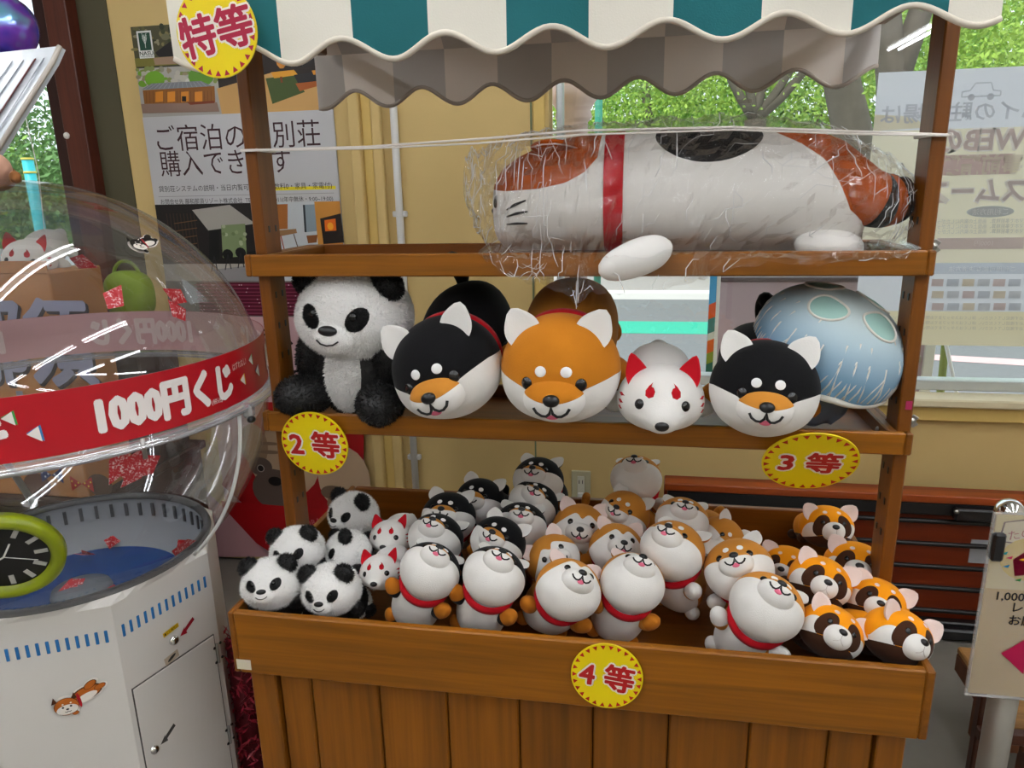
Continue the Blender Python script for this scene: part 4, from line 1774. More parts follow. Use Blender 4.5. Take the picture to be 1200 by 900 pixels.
def loft(ST, CYw, nx=110, nt=56, scale=1.0, x0=None, x1=None, fn=None):
    xs0 = ST[:, 0]
    # resample by cumulative station index for smooth ends
    t = np.linspace(0, len(ST) - 1, nx)
    idx = np.arange(len(ST))
    xs = np.interp(t, idx, xs0)
    if x0 is not None:
        xs = np.linspace(x0, x1, nx)
    cz = np.interp(xs, xs0, ST[:, 1])
    ry = np.interp(xs, xs0, ST[:, 2]) * scale
    rz = np.interp(xs, xs0, ST[:, 3]) * scale
    for _ in range(3):
        for arr in (cz, ry, rz):
            arr[1:-1] = (arr[:-2] + 2 * arr[1:-1] + arr[2:]) / 4
    V = []
    for i in range(nx):
        for j in range(nt):
            th = 2 * PI * j / nt
            V.append((xs[i], CYw - ry[i] * math.cos(th), cz[i] + rz[i] * math.sin(th)))
    V = np.array(V)
    T = []
    for i in range(nx - 1):
        for j in range(nt):
            a, b = i * nt + j, i * nt + (j + 1) % nt
            c, d = a + nt, b + nt
            T += [(a, b, d), (a, d, c)]
    return V, np.array(T), (xs, cz, ry, rz)


V, T, prof_c = loft(ST, CY)
V[:, 2] = np.maximum(V[:, 2], ZT0 + .0155)
Nn = vnormals(V, T)
chk = Nn[len(V) // 2 + 14]
if Nn[(55 * 56) + 14][2] < 0:
    T = T[:, ::-1]
    Nn = -Nn
A = np.c_[V, Nn]
capx = [at(u, v, CY)[0] for u, v in ((579, 222), (600, 224), (640, 221), (670, 214), (690, 202), (704, 186), (709, 150))]
capz = [at(u, v, CY - .08)[2] for u, v in ((579, 222), (600, 224), (640, 221), (670, 214), (690, 202), (704, 184), (709, 130))]
bkx = [at(u, v, CY)[0] for u, v in ((880, 140), (900, 150), (930, 165), (955, 185), (968, 215), (980, 240), (1010, 270))]
bkz = [at(u, v, CY - .06)[2] for u, v in ((880, 120), (900, 152), (930, 168), (955, 188), (968, 215), (985, 245), (1010, 270))]
ptc = at(832, 160, CY - .06)
xl_, xr_ = at(768, 160, CY - .06)[0], at(895, 160, CY - .06)[0]


def g_cap(A):
    return np.where(A[:, 0] < capx[-1], np.interp(A[:, 0], capx, capz) - A[:, 2], .2)


def g_back(A):
    return np.where(A[:, 0] > bkx[0], np.interp(A[:, 0], bkx, bkz) - A[:, 2], .2)


def g_spot(A):
    th = np.degrees(np.arctan2(A[:, 2] - 1.49, CY - A[:, 1]))
    return ((A[:, 0] - (xl_ + xr_) / 2) / ((xr_ - xl_) / 2)) ** 2 + ((th - 58) / 34) ** 2 - 1


pp = regions(A, T, [g_spot, g_cap, g_back])
body = link('body', mesh(pp[3][0][:, :3] - co, pp[3][1], pp[3][0][:, 3:6], True), P_WHITE, cat)
for nm, q, mt in (('black_patch', pp[0], P_BLACK), ('orange_cap', pp[1], P_CALO), ('orange_patch', pp[2], P_CALO)):
    link(nm, mesh(q[0][:, :3] - co, q[1], q[0][:, 3:6], True), mt, body)


def cat_pt(u, v, lift=0.0):
    Y = CY - .08
    for _ in range(4):
        p = at(u, v, Y)
        cz = np.interp(p[0], prof_c[0], prof_c[1])
        ry = np.interp(p[0], prof_c[0], prof_c[2])
        rz = np.interp(p[0], prof_c[0], prof_c[3])
        f = max(0, 1 - ((p[2] - cz) / rz) ** 2) ** .5
        Y = CY - ry * f
    p = at(u, v, Y - lift)
    return p - co


def cat_line(name, pts, r, mat):
    link(name, tube_mesh([cat_pt(u, v, .001) for u, v in pts], r, 6), mat, cat)


for a in ([(594, 246), (603, 240), (616, 235)], [(594, 254), (606, 250), (618, 248)], [(594, 263), (606, 262), (618, 262)]):
    cat_line('whisker', a, [.0015, .0026, .0015], M_LINE)
link('eye', ball_mesh(14, 8), M_EYE, cat, cat_pt(581.5, 236), (0, .2, 0.9), (.0055, .004, .012))
link('nose', ball_mesh(12, 8), M_NOSE, cat, at(578.5, 247, CY) - co, (0, 0, 0), (.004, .008, .005))
# folded ears
for dy, nm in ((-.066, 'ear'), (.066, 'ear')):
    pe = at(650, 176, CY - .06)
    e = link(nm, ball_mesh(18, 10), P_CALO, cat, (pe[0] - co[0], dy, pe[2] - co[2] + .004), (-.5 if dy < 0 else .5, .05, .12), (.042, .022, .010))
    link('ear_edge', tube_mesh([(-.95, -.35, -.5), (-.5, -.85, -.6), (0, -1.0, -.6), (.5, -.85, -.6), (.9, -.4, -.5)], .09, 6), P_PINK, e)
# collar
c0, c1 = at(707, 220, CY - .1)[0], at(730, 220, CY - .1)[0]
Vc, Tc, _ = loft(ST, CY, nx=6, nt=56, scale=1.018, x0=c0, x1=c1)
Vc[:, 2] = np.maximum(Vc[:, 2], ZT0 + .0152)
link('collar', mesh(Vc - co, Tc, None, True), P_RED, cat)
# paws
pa = at(750, 301, -.034)
arm = Star((.068, .030, .031), [((-90, 0), .12, .6, .6), ((90, 0), -.12, .5, .5)])
A_, T_ = arm.full(4)
link('front_leg', part_mesh(A_, T_), P_WHITE, cat, pa - co, (0, -.30, .42))
pa = at(762, 285, .06)
link('front_leg', ball_mesh(20, 12), P_WHITE, cat, (pa[0] - co[0] + .02, .13, .035), (0, -.1, 0), (.06, .04, .032))
for Yl in (.055, .2):
    pa = at(972, 281, Yl)
    link('hind_leg', ball_mesh(20, 12), P_WHITE, cat, (pa[0] - co[0], Yl - CY, .030), (0, .08, .15), (.058, .036, .030))
# tail: orange with black ring and black tip
ct = [(905, 172), (940, 178), (968, 192), (990, 211), (1010, 228), (1030, 236), (1048, 233), (1056, 228)]
tp_ = [at(u, v, y) - co for (u, v), y in zip(ct, (.13, .11, .09, .075, .07, .075, .085, .09))]
rad = [.030, .040, .045, .046, .046, .045, .042, .030]
tt = np.linspace(0, 7, 60)
P_ = np.stack([np.interp(tt, range(8), [q[k] for q in tp_]) for k in range(3)], 1)
Rr_ = np.interp(tt, range(8), rad)
for _ in range(6):
    P_[1:-1] = (P_[:-2] + 2 * P_[1:-1] + P_[2:]) / 4
tail = None
for nm, i0, i1, mt in (('tail', 0, 41, P_CALO), ('tail_ring', 40, 45, P_BLACK), ('tail_band', 44, 50, P_CALO), ('tail_tip', 49, 60, P_BLACK)):
    o = link(nm, tube_mesh(P_[i0:i1], list(Rr_[i0:i1] * (1.012 if nm in ('tail_ring', 'tail_tip') else 1)), 18), mt, cat if tail is None else tail)
    tail = tail or o
link('tail_end', ball_mesh(16, 10), P_BLACK, tail, P_[-1], (0, 0, 0), (.020, .030, .030))
tag(cat, 'long calico cat plush lying in a plastic bag on the top shelf', 'plush toy')

# crumpled plastic bag around the cat
SB = stations([(540, 203, 216, .004), (552, 193, 240, .02), (566, 186, 272, .05), (582, 178, 292, .085), (605, 170, 308, .115), (640, 158, 318, .13), (668, 151, 330, .135), (684, 150, 344, .135),
               (697, 149, 330, .132), (720, 148, 320, .13), (760, 145, 325, .13), (800, 143, 320, .13), (850, 141, 300, .128), (920, 144, 297, .125), (980, 160, 296, .118), (1030, 184, 294, .10), (1058, 205, 280, .07), (1063, 225, 255, .03)], CY)
V, T, _ = loft(SB, CY, nx=120, nt=60)
V0 = V.copy()
arm0, arm1 = at(672, 300, -.03)[0], at(835, 300, -.03)[0]
for i in range(len(V)):
    p = Vector(V0[i])
    end = max(0, 1 - (p.x - SB[0, 0]) / .16)
    n1 = noise.noise(p * 22)
    n2 = abs(noise.noise(p * 38 + Vector((5, 2, 9))))
    n3 = abs(noise.noise(Vector((p.x * 55, p.y * 18, p.z * 18)) + Vector((1, 7, 3))))
    am = .010 * n1 - .016 * n2 - .007 * n3 + .012
    am *= 1 + 1.6 * end
    d = Vector((0, p.y - CY, p.z - 1.49))
    if d.length > 1e-5:
        d.normalize()
    p = p + d * am + Vector((.02 * end * n1, 0, 0))
    if p.z < ZT1 + .006:
        if p.y < CY - .02:
            f = min(1, (ZT1 + .006 - p.z) / .012)
            p.y = p.y + (min(p.y, -.010 - .012 * n2) - p.y) * f if p.z < ZT1 + .006 else p.y
            p.y = min(p.y, -.004)
            if arm0 < p.x < arm1:
                p.y = min(p.y, -.078 * math.sin(PI * (p.x - arm0) / (arm1 - arm0)) ** .5 - .004)
        else:
            p.z = max(p.z, ZT0 + .016)
            p.z = max(p.z, ZT1 + .002) if p.y > TD - .014 else p.z
    V[i] = p
bag_o = np.array([at(800, 292, CY)[0], CY, ZT1])
m_bag = clear('crumpled_film', (.99, .99, .99), rough=.10, base=.045, edge=.32, bump=.15, bscale=60, haze=.01)
bag = link('plastic_bag', mesh(V - bag_o, T, None, False), m_bag, None, bag_o)
tag(bag, 'crumpled clear plastic bag wrapped around the calico cat', 'plastic bag')

# painted glints along the film's creases: short white polylines lying on the bag
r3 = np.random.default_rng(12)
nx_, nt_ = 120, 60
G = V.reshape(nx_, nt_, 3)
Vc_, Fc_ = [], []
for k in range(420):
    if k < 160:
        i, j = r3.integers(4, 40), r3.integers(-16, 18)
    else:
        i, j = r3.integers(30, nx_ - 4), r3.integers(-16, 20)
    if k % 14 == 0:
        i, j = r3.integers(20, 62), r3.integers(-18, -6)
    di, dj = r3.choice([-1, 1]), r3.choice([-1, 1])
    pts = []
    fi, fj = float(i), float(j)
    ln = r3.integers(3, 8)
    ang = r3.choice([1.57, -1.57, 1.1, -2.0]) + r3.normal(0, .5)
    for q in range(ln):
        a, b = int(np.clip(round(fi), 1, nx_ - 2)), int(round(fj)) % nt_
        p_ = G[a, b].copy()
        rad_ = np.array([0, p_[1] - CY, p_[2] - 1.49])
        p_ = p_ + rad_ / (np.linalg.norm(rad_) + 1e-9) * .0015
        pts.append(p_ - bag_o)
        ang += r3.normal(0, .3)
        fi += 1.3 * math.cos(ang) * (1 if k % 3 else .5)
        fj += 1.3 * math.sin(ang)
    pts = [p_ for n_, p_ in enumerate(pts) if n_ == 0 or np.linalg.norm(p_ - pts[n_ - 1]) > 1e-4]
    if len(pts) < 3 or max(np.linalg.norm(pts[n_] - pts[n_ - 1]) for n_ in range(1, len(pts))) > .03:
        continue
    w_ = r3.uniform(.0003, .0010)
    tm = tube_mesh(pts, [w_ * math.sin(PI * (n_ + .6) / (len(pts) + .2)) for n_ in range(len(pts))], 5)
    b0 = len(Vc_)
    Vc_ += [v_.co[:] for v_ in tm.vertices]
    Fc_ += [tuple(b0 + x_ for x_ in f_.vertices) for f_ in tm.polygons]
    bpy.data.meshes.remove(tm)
cr_o = link('crease_glint', mesh(Vc_, Fc_, None, True), clear('film_glint', (1, 1, 1), rough=.2, base=.12, edge=.3, haze=.62, hazecol=(.97, .97, .98)), bag)
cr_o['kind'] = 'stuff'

# ================================================================== capsule lottery machine
MX, MY = -1.068, -.02
ZCEN, RS = 1.10, .437
mach = empty('lottery_machine', (MX, MY, 0))
tag(mach, 'lottery machine with a clear dome on a white octagonal cabinet', 'lottery machine')
m_body = plain('machine_white', '#d8d5d0', rough=.35, var=.03, vscale=5)
m_bodyd = plain('machine_gap', '#4a4642', rough=.7)
m_blue = plain('slot_blue', '#1d6fb0', rough=.5)
m_acr = clear('acrylic_dome', (.965, .97, .97), rough=.015, base=.05, edge=.5, haze=.006)
m_rim = clear('acrylic_rim', (.9, .92, .95), rough=.08, base=.35, edge=.8, haze=.18, hazecol=(.85, .87, .9))
C0 = math.radians(-38.5)
RB, ZTOP = .298, .755


def octo(r, k):
    a = C0 + k * PI / 4
    return np.array([r * math.cos(a), r * math.sin(a)])


def prism(r0, r1, z0, z1):
    V, F = [], []
    for r, z in ((r0, z0), (r1, z1)):
        for k in range(8):
            V.append((*octo(r, k), z))
    for k in range(8):
        F.append((k, (k + 1) % 8, 8 + (k + 1) % 8, 8 + k))
    F.append(tuple(range(7, -1, -1)))
    return mesh(V, F)


cab = link('cabinet', prism(RB, RB, .06, ZTOP - .012), m_body, mach)
link('plinth', prism(RB - .02, RB - .02, 0, .06), m_bodyd, mach)
# top rim plate with a round well: octagon outside, circle inside
V, F = [], []
nn = 64
RW = .268
for i in range(nn):
    a = C0 + 2 * PI * i / nn
    kf = (i / nn * 8) % 1
    ro = RB * math.cos(PI / 8) / math.cos((kf - .5) * PI / 4)
    for r, z in ((ro, ZTOP - .012), (ro, ZTOP), (RW + .012, ZTOP + .012), (RW, ZTOP + .012), (RW, ZTOP - .06)):
        V.append((r * math.cos(a), r * math.sin(a), z))
for i in range(nn):
    for j in range(4):
        a, b = i * 5 + j, ((i + 1) % nn) * 5 + j
        F.append((a, b, b + 1, a + 1))
link('top_rim', mesh(V, F), m_body, mach)
# well: grey slotted wall and blue turntable
m_well = plain('well_grey', '#767a81', rough=.4)
well = link('well_wall', lathe_mesh([(RW - .002, ZTOP + .013), (RW - .004, ZTOP - .045), (.205, ZTOP - .095)], 72), m_well, mach)
link('rim_seal', lathe_mesh([(RW + .012, ZTOP + .012), (RW + .009, ZTOP + .02), (RW - .004, ZTOP + .02), (RW - .006, ZTOP + .008)], 72), plain('seal_black', '#26282c', rough=.4), mach)
sl = box_mesh(.004, .0075, .034, 0)
for k in range(48):
    a = 2 * PI * k / 48
    link('slot', sl, plain('slot_dark', '#3f4246', rough=.7), well, ((RW - .0055) * math.cos(a), (RW - .0055) * math.sin(a), ZTOP - .02), (0, 0, a))
link('turntable', lathe_mesh([(.207, ZTOP - .094), (.20, ZTOP - .096), (.10, ZTOP - .10), (0, ZTOP - .10)], 64), plain('turntable_blue', '#1c3f78', rough=.15), mach)
link('hub', lathe_mesh([(.062, ZTOP - .098), (.058, ZTOP - .086), (.02, ZTOP - .08), (0, ZTOP - .08)], 36), plain('hub_grey', '#5f6670', rough=.4), mach)
# blue vent slots on the cabinet faces
slot_me = box_mesh(.0058, .0030, .026, .001)
for f in (-3, -2, -1, 0):
    a, b = octo(RB, f), octo(RB, f + 1)
    ang = math.atan2(b[1] - a[1], b[0] - a[0])
    for k in range(13):
        t_ = (k + 1.0) / 14
        q = a + (b - a) * t_
        link('vent_slot', slot_me, m_blue, cab, (q[0], q[1], ZTOP - .062), (0, 0, ang))


def face_frame(f):
    a, b = octo(RB, f), octo(RB, f + 1)
    ang = math.atan2(b[1] - a[1], b[0] - a[0])
    L_ = np.linalg.norm(b - a)
    return a, b, ang, L_


def on_face(f, s, z, lift=0.0):
    a, b, ang, L_ = face_frame(f)
    q = a + (b - a) * s
    n = np.array([math.sin(ang), -math.cos(ang)])
    return (q[0] + n[0] * lift, q[1] + n[1] * lift, z), (0, 0, ang)


def face_hit(px, py, f):
    """pixel to (s,z) on a cabinet face"""
    a, b, ang, L_ = face_frame(f)
    n = np.array([math.sin(ang), -math.cos(ang), 0])
    o = np.array([a[0] + MX, a[1] + MY, 0])
    d = ray(px, py)
    t_ = ((o - CAM) @ n) / (d @ n)
    p = CAM + d * t_
    return ((p[:2] - np.array([MX, MY]) - a) @ (b - a)) / L_ ** 2, p[2]


# door on the face beside the stand (face 0)
dl, dr = face_hit(155, 808, 0)[0], .93
dzt = face_hit(158, 806, 0)[1]
a, b, ang, Lf = face_frame(0)
dw = (dr - dl) * Lf
loc, rot = on_face(0, (dl + dr) / 2, (dzt + .14) / 2, .0005)
gap = link('door_gap', box_mesh(dw + .004, .003, dzt - .14 + .004, 0), m_bodyd, cab, loc, rot)
loc, rot = on_face(0, (dl + dr) / 2, (dzt + .14) / 2, .0015)
door = link('door', box_mesh(dw, .004, dzt - .14, .001), m_body, mach, loc, rot)


def lock(px, py, face, col, adir):
    s, z = face_hit(px, py, face)
    loc, rot = on_face(face, s, z, .003)
    lk = link('lock', lathe_mesh([(.0, .007), (.004, .007), (.0085, .005), (.0105, -.004)], 20), m_chrome, mach, loc, (PI / 2, 0, rot[2]))
    box('keyhole', -.0012, .0012, -.003, .003, .0068, .0076, m_black, lk, 0)
    pr = Print()
    pr.poly([(.014, .001), (.028, .016), (.026, .011), (.05, .026), (.054, .018), (.031, .004), (.032, -.002)], col)
    pr.build('arrow_decal', mach, on_face(face, s, z, .0035)[0], rot)


lock(203, 750, 0, '#9a1526', 1)
lock(180, 878, 0, '#3c3a38', 1)
s, z = face_hit(199, 738, 0)
pr = Print()
pr.rect(-.019, -.005, .019, .005, '#d8b21a')
pr.text('●くじ補充口', 0, 0, .0075, '#40300a', width=.033)
pr.build('yellow_label', mach, on_face(0, s, z, .003)[0], (0, -.12, face_frame(0)[2]))
s, z = face_hit(200, 770, 0)
pr = Print()
pr.rect(-.017, -.0085, .017, .0085, '#b6a692')
pr.ell(0, 0, .011, .0035, '#2c2826', 14, .3)
pr.build('worn_label', mach, on_face(0, s, z, .003)[0], (0, -.12, face_frame(0)[2]))
for zz in (face_hit(258, 762, 0)[1], face_hit(270, 858, 0)[1]):
    loc, rot = on_face(0, .945, zz, .004)
    h = link('hinge', box_mesh(.006, .006, .05, .002), m_steel, mach, loc, rot)
    for xx, z2 in ((-.008, .018), (.009, .022), (-.008, -.018), (.009, -.014)):
        link('screw', ball_mesh(8, 6), m_black, h, (xx, -.002, z2), (0, 0, 0), (.0035, .002, .0035))


def dog_sticker(col, white='#efe9e0', dark='#4a2712'):
    pr = Print(.00025)
    for (x, z_, rx, rz_, r_) in ((-.017, -.004, .0175, .0155, 0), (.010, .006, .024, .0125, .25), (.028, .010, .010, .006, .3), (.018, .0175, .0115, .0065, .5), (-.010, -.017, .006, .005, 0)):
        pr.ell(x, z_, rx, rz_, white, 20, r_)
    for (x, z_, rx, rz_, r_) in ((.010, .006, .0215, .0105, .25), (.028, .0105, .008, .004, .3), (.0175, .0175, .0095, .005, .5), (-.010, -.0175, .0045, .0035, 0)):
        pr.ell(x, z_, rx, rz_, dark, 20, r_)
        pr.ell(x, z_, rx * .9, rz_ * .86, col, 20, r_)
    pr.ell(.009, .001, .015, .0055, white, 18, .3)
    pr.ell(-.0005, .0, .0022, .0115, '#b01828', 14, .0)
    for x in (-.030, -.006):
        pr.poly([(x - .004, .004), (x + .004, .005), (x + (.001 if x < -.02 else .002), .0145)], dark)
    pr.ell(-.017, -.004, .0155, .0135, dark, 24)
    pr.ell(-.017, -.004, .0148, .0128, col, 24)
    pr.ell(-.017, -.0085, .0135, .0075, white, 22)
    for x in (-.0215, -.0115):
        pr.ell(x, -.004, .0015, .0015, '#181212', 10)
        pr.ell(x + .001, .001, .0013, .0011, white, 10)
    pr.ell(-.0165, -.0075, .002, .0014, '#181212', 10)
    pr.line([(-.0205, -.0105), (-.0185, -.012), (-.0165, -.0105), (-.0145, -.012), (-.0125, -.0105)], .0008, '#181212')
    return pr


s, z = face_hit(94, 818, -1)
o = dog_sticker('#b8641f').build('dog_sticker', mach, on_face(-1, s, z, .0015)[0], (0, -.12, face_frame(-1)[2]))
o.scale = (1.4, 1, 1.4)

# dome: lower and upper bowls, flange, band
prof = [(math.sqrt(RS * RS - (z - ZCEN) ** 2), z) for z in np.linspace(.772, 1.092, 22)]
link('lower_bowl', lathe_mesh(prof, 96), m_acr, mach)
zs = [ZCEN + RS * math.sin(t_) for t_ in np.linspace(math.asin((1.205 - ZCEN) / RS), PI / 2, 26)]
prof = [(RS, 1.126), (RS, 1.205 - .002)] + [(math.sqrt(max(0, RS * RS - (z - ZCEN) ** 2)) + (.0 if k else .0), z) for k, z in enumerate(zs)]
link('upper_dome', lathe_mesh([(RS - .004, 1.104)] + [(RS - .004, 1.19)] + prof[2:], 96), m_acr, mach)
link('flange', lathe_mesh([(RS - .006, 1.092), (RS + .016, 1.090), (RS + .019, 1.094), (RS + .019, 1.100), (RS + .015, 1.105), (RS - .006, 1.105)], 96), m_rim, mach)
link('flange_tube', lathe_mesh([(RS + .021 + .004 * math.cos(t_), 1.097 + .004 * math.sin(t_)) for t_ in np.linspace(0, 2 * PI, 9)], 96), m_rim, mach)
RBAND = RS + .003
BZ0, BZ1 = 1.109, 1.212
link('band', lathe_mesh([(RBAND, BZ0), (RBAND, BZ1)], 120), plain('band_red', '#b00a1c', rough=.38), mach)
link('band_backing', lathe_mesh([(RBAND - .0015, BZ1), (RBAND - .0015, BZ0)], 120), plain('band_back_pink', '#c79a9c', rough=.5), mach)


def warp_band(R_, th0, zc, flip=1):
    def f(x, y, z_):
        a = th0 + x / R_
        rr_ = R_ + (-y) * flip
        return (rr_ * math.cos(a), rr_ * math.sin(a), zc + z_)
    return f


for th in [-20.5 + 60 * k for k in range(6)]:
    pr = Print(.0003)
    pr.text('1000円くじ', 0, 0, .072, '#efe9e6', stroke=.0042, width=.262)
    pr.text('(税込)', .085, -.030, .011, '#efe9e6')
    pr.build('band_lettering', mach, warp=warp_band(RBAND + .0012, math.radians(th), (BZ0 + BZ1) / 2))
    for (x, z_, sz, c2) in ((-.245, .018, .014, '#3f9a4a'), (-.215, -.012, .016, '#3a7fb8'), (.175, -.012, .014, '#e2c22a')):
        pr = Print(.0003)
        pr.poly([(x - sz, z_ + .004), (x + .004, z_ + sz * .9), (x + .006, z_ - sz * .8)], c2)
        pr.poly([(x - sz, z_ + .002), (x + .001, z_ + sz * .8), (x + .003, z_ - sz * .8)], '#ece8e2')
        pr.build('band_triangle', mach, warp=warp_band(RBAND + .0012, math.radians(th), (BZ0 + BZ1) / 2))
    pr = Print(.0003)
    pr.text('はずれなし!', .165, .022, .016, '#efd9d4', rot=.05, width=.05)
    pr.build('band_slogan', mach, warp=warp_band(RBAND + .0012, math.radians(th), (BZ0 + BZ1) / 2))
    if th < -20:
        pr = Print(.0003)
        pr.text('キ', -.285, -.003, .07, '#efe9e6', stroke=.004)
        pr.build('band_character', mach, warp=warp_band(RBAND + .0012, math.radians(th), (BZ0 + BZ1) / 2))
    pr = Print(.0003)
    pr.text('1000円くじ', 0, 0, .072, '#d9c3c2', stroke=.0042, width=.262)
    o = pr.build('band_show_through', mach, warp=warp_band(RBAND - .0030, math.radians(th), (BZ0 + BZ1) / 2, -1))
# latch with white cable, pins
for px, py, nm in ((285, 478, 'latch'), (160, 519, 'pin')):
    d = ray(px, py)
    a_ = math.atan2(*(at_z(px, py, 1.097)[[1, 0]] - np.array([MY, MX])))
    r_ = RS + .018
    p = (r_ * math.cos(a_), r_ * math.sin(a_), 1.092)
    if nm == 'latch':
        lt = link('latch', box_mesh(.022, .02, .028, .005), m_rim, mach, p, (0, 0, a_))
        link('latch_bolt', ball_mesh(10, 8), m_black, lt, (.008, -.006, -.016), (0, 0, 0), (.008, .01, .007))
        cab_pts = []
        for zz in np.linspace(1.085, .775, 14):
            rr_ = math.sqrt(RS * RS - (zz - ZCEN) ** 2) + .006
            cab_pts.append((rr_ * math.cos(a_ - .03), rr_ * math.sin(a_ - .03), zz))
        link('cable', tube_mesh(cab_pts, .0038, 8), m_pvc, mach)
    else:
        link('pin', tube_mesh([(p[0], p[1], 1.11), (p[0], p[1], 1.075)], .004, 8), m_steel, mach)
# lime rimmed clock on the dome
d = ray(6, 646)
d = d / np.linalg.norm(d)
w = np.array([MX, MY, ZCEN]) - CAM
bq = w @ d
hit = CAM + d * (bq - math.sqrt(RS ** 2 - (w @ w - bq * bq)))
nrm = (hit - np.array([MX, MY, ZCEN])) / RS
ck = empty('wall_clock', hit + nrm * .010)
ck.rotation_euler = frame_z(nrm).to_euler()
rc = 63 * depth(hit) / F_PX * 1.0
link('rim', lathe_mesh([(rc * .74, .004), (rc * .80, .014), (rc * .92, .016), (rc, .008), (rc, -.006), (rc * .74, -.006)], 56), plain('lime_plastic', '#7f8c08', rough=.3), ck)
face = link('dial', lathe_mesh([(rc * .78, .002), (0, .002)], 48), plain('dial_black', '#0c0c0e', rough=.4), ck)
mk = box_mesh(rc * .085, rc * .22, .001, 0)
for k in range(12):
    a_ = 2 * PI * k / 12
    link('hour_mark', mk, plain('mark_grey', '#b9b9b6', rough=.5), ck, (rc * .60 * math.sin(a_), rc * .60 * math.cos(a_), .0028), (0, 0, -a_))
for a_, l_, w_ in ((.5, .34, .02), (-2.1, .5, .02), (1.95, .55, .008)):
    link('hand', box_mesh(rc * w_ * 1.6, rc * l_, .0008, 0, (0, rc * l_ / 2, 0)), m_white, ck, (0, 0, .0036), (0, 0, -a_))
tag(ck, 'round black clock with a lime green rim on the dome', 'clock')

# folded red lottery tickets
m_tick, _nt, _b, _N, _L = new_mat('ticket_red')
_tc, _no, _cr = _N.new('ShaderNodeTexCoord'), _N.new('ShaderNodeTexNoise'), _N.new('ShaderNodeValToRGB')
_no.inputs['Scale'].default_value = 190
_no.inputs['Detail'].default_value = 1
_no.inputs['Distortion'].default_value = 1.5
_L.new(_tc.outputs['Object'], _no.inputs['Vector'])
_L.new(_no.outputs['Fac'], _cr.inputs[0])
_cr.color_ramp.elements[0].position, _cr.color_ramp.elements[1].position = .60, .63
_cr.color_ramp.elements[0].color = (*lin('#c01024'), 1)
_cr.color_ramp.elements[1].color = (*lin('#e8c4c4'), 1)
_L.new(_cr.outputs[0], _b.inputs['Base Color'])
_b.inputs['Roughness'].default_value = .5


def ticket(px, py, zz=None, Y=None, sz=.03, seed=0, label='', dome=False):
    r_ = np.random.default_rng(seed)
    if dome:        # resting against the inside of the lower bowl
        d = ray(px, py)
        d = d / np.linalg.norm(d)
        w = np.array([MX, MY, ZCEN]) - CAM
        bq = w @ d
        rad_ = RS - .012
        p = CAM + d * (bq + (1 if dome == 'far' else -1) * math.sqrt(rad_ ** 2 - (w @ w - bq * bq)))
        nr = (p - np.array([MX, MY, ZCEN])) / rad_
        R_ = frame_z(-nr) @ Matrix.Rotation(r_.uniform(0, 6.28), 3, 'Z')
    else:
        p = at_z(px, py, zz)
        R_ = Matrix.Rotation(r_.uniform(0, 6.28), 3, 'Z') @ Matrix.Rotation(.25, 3, 'X')
    o = empty('lottery_ticket', p)
    o.rotation_euler = R_.to_euler()
    a = sz
    link('flap', mesh([(-a, -.5 * a, 0), (.9 * a, -.6 * a, .05 * a), (-.1 * a, .8 * a, .25 * a)], [(0, 1, 2)]), m_tick, o)
    link('fold', mesh([(-a, -.5 * a, .02 * a), (.9 * a, -.6 * a, .08 * a), (.25 * a, .35 * a, .75 * a)], [(0, 1, 2)]), m_tick, o)
    link('tail_flap', mesh([(.9 * a, -.6 * a, .05 * a), (1.25 * a, .5 * a, .3 * a), (-.1 * a, .8 * a, .25 * a)], [(0, 1, 2)]), m_tick, o)
    tag(o, label, 'ticket', 'red folded lottery tickets')


ticket(100, 651, zz=.672, sz=.020, seed=1, label='red folded lottery ticket on the turntable nearest the clock')
ticket(130, 637, zz=.672, sz=.022, seed=2, label='red folded lottery ticket on the turntable by the grey wall')
ticket(82, 688, zz=.672, sz=.024, seed=3, label='red folded lottery ticket lowest on the turntable')
ticket(130, 695, zz=.668, sz=.018, seed=12, label='red folded lottery ticket on the near side of the hub')
ticket(219, 640, dome='near', sz=.026, seed=4, label='red folded lottery ticket pressed on the right of the bowl')
for i, (px, py, wh) in enumerate(((138, 552, 'leftmost in the bunch under the ring'), (160, 540, 'uppermost in the bunch under the ring'), (172, 550, 'rightmost in the bunch under the ring'), (148, 545, 'second from the left in the bunch under the ring'), (156, 558, 'lowest in the bunch under the ring'))):
    ticket(px, py, dome='near', sz=.024, seed=20 + i, label='red folded lottery ticket ' + wh)
ticket(135, 345, dome='near', sz=.022, seed=5, label='red folded lottery ticket stuck high on the dome over the letters')
ticket(205, 345, dome='near', sz=.022, seed=6, label='red folded lottery ticket stuck on the dome before the yellow wall')
ticket(207, 362, dome='near', sz=.02, seed=7, label='red folded lottery ticket just under another on the dome')
ticket(100, 308, dome='far', sz=.026, seed=8, label='red folded lottery ticket on the far inside of the dome')
# black dog sticker on the dome
d = ray(168, 289)
d = d / np.linalg.norm(d)
w = np.array([MX, MY, ZCEN]) - CAM
bq = w @ d
hit = CAM + d * (bq - math.sqrt(RS ** 2 - (w @ w - bq * bq)))
nrm = (hit - np.array([MX, MY, ZCEN])) / RS
o = dog_sticker('#1c1a1a', dark='#0c0a0a').build('dog_sticker', mach)
Rz = frame_z(nrm)
o.rotation_euler = (Rz @ Matrix.Rotation(-PI / 2, 3, 'X') @ Matrix.Rotation(.12, 3, 'Y')).to_euler()
o.location = Vector(hit + nrm * .004) - Vector((MX, MY, 0))
o.scale = (1.05, 1, 1.05)

# ================================================================== posters on the wall
PY_ = WALL_Y - .004


def wxz(u, v, Y=PY_):
    p = at(u, v, Y)
    return p[0], p[2]


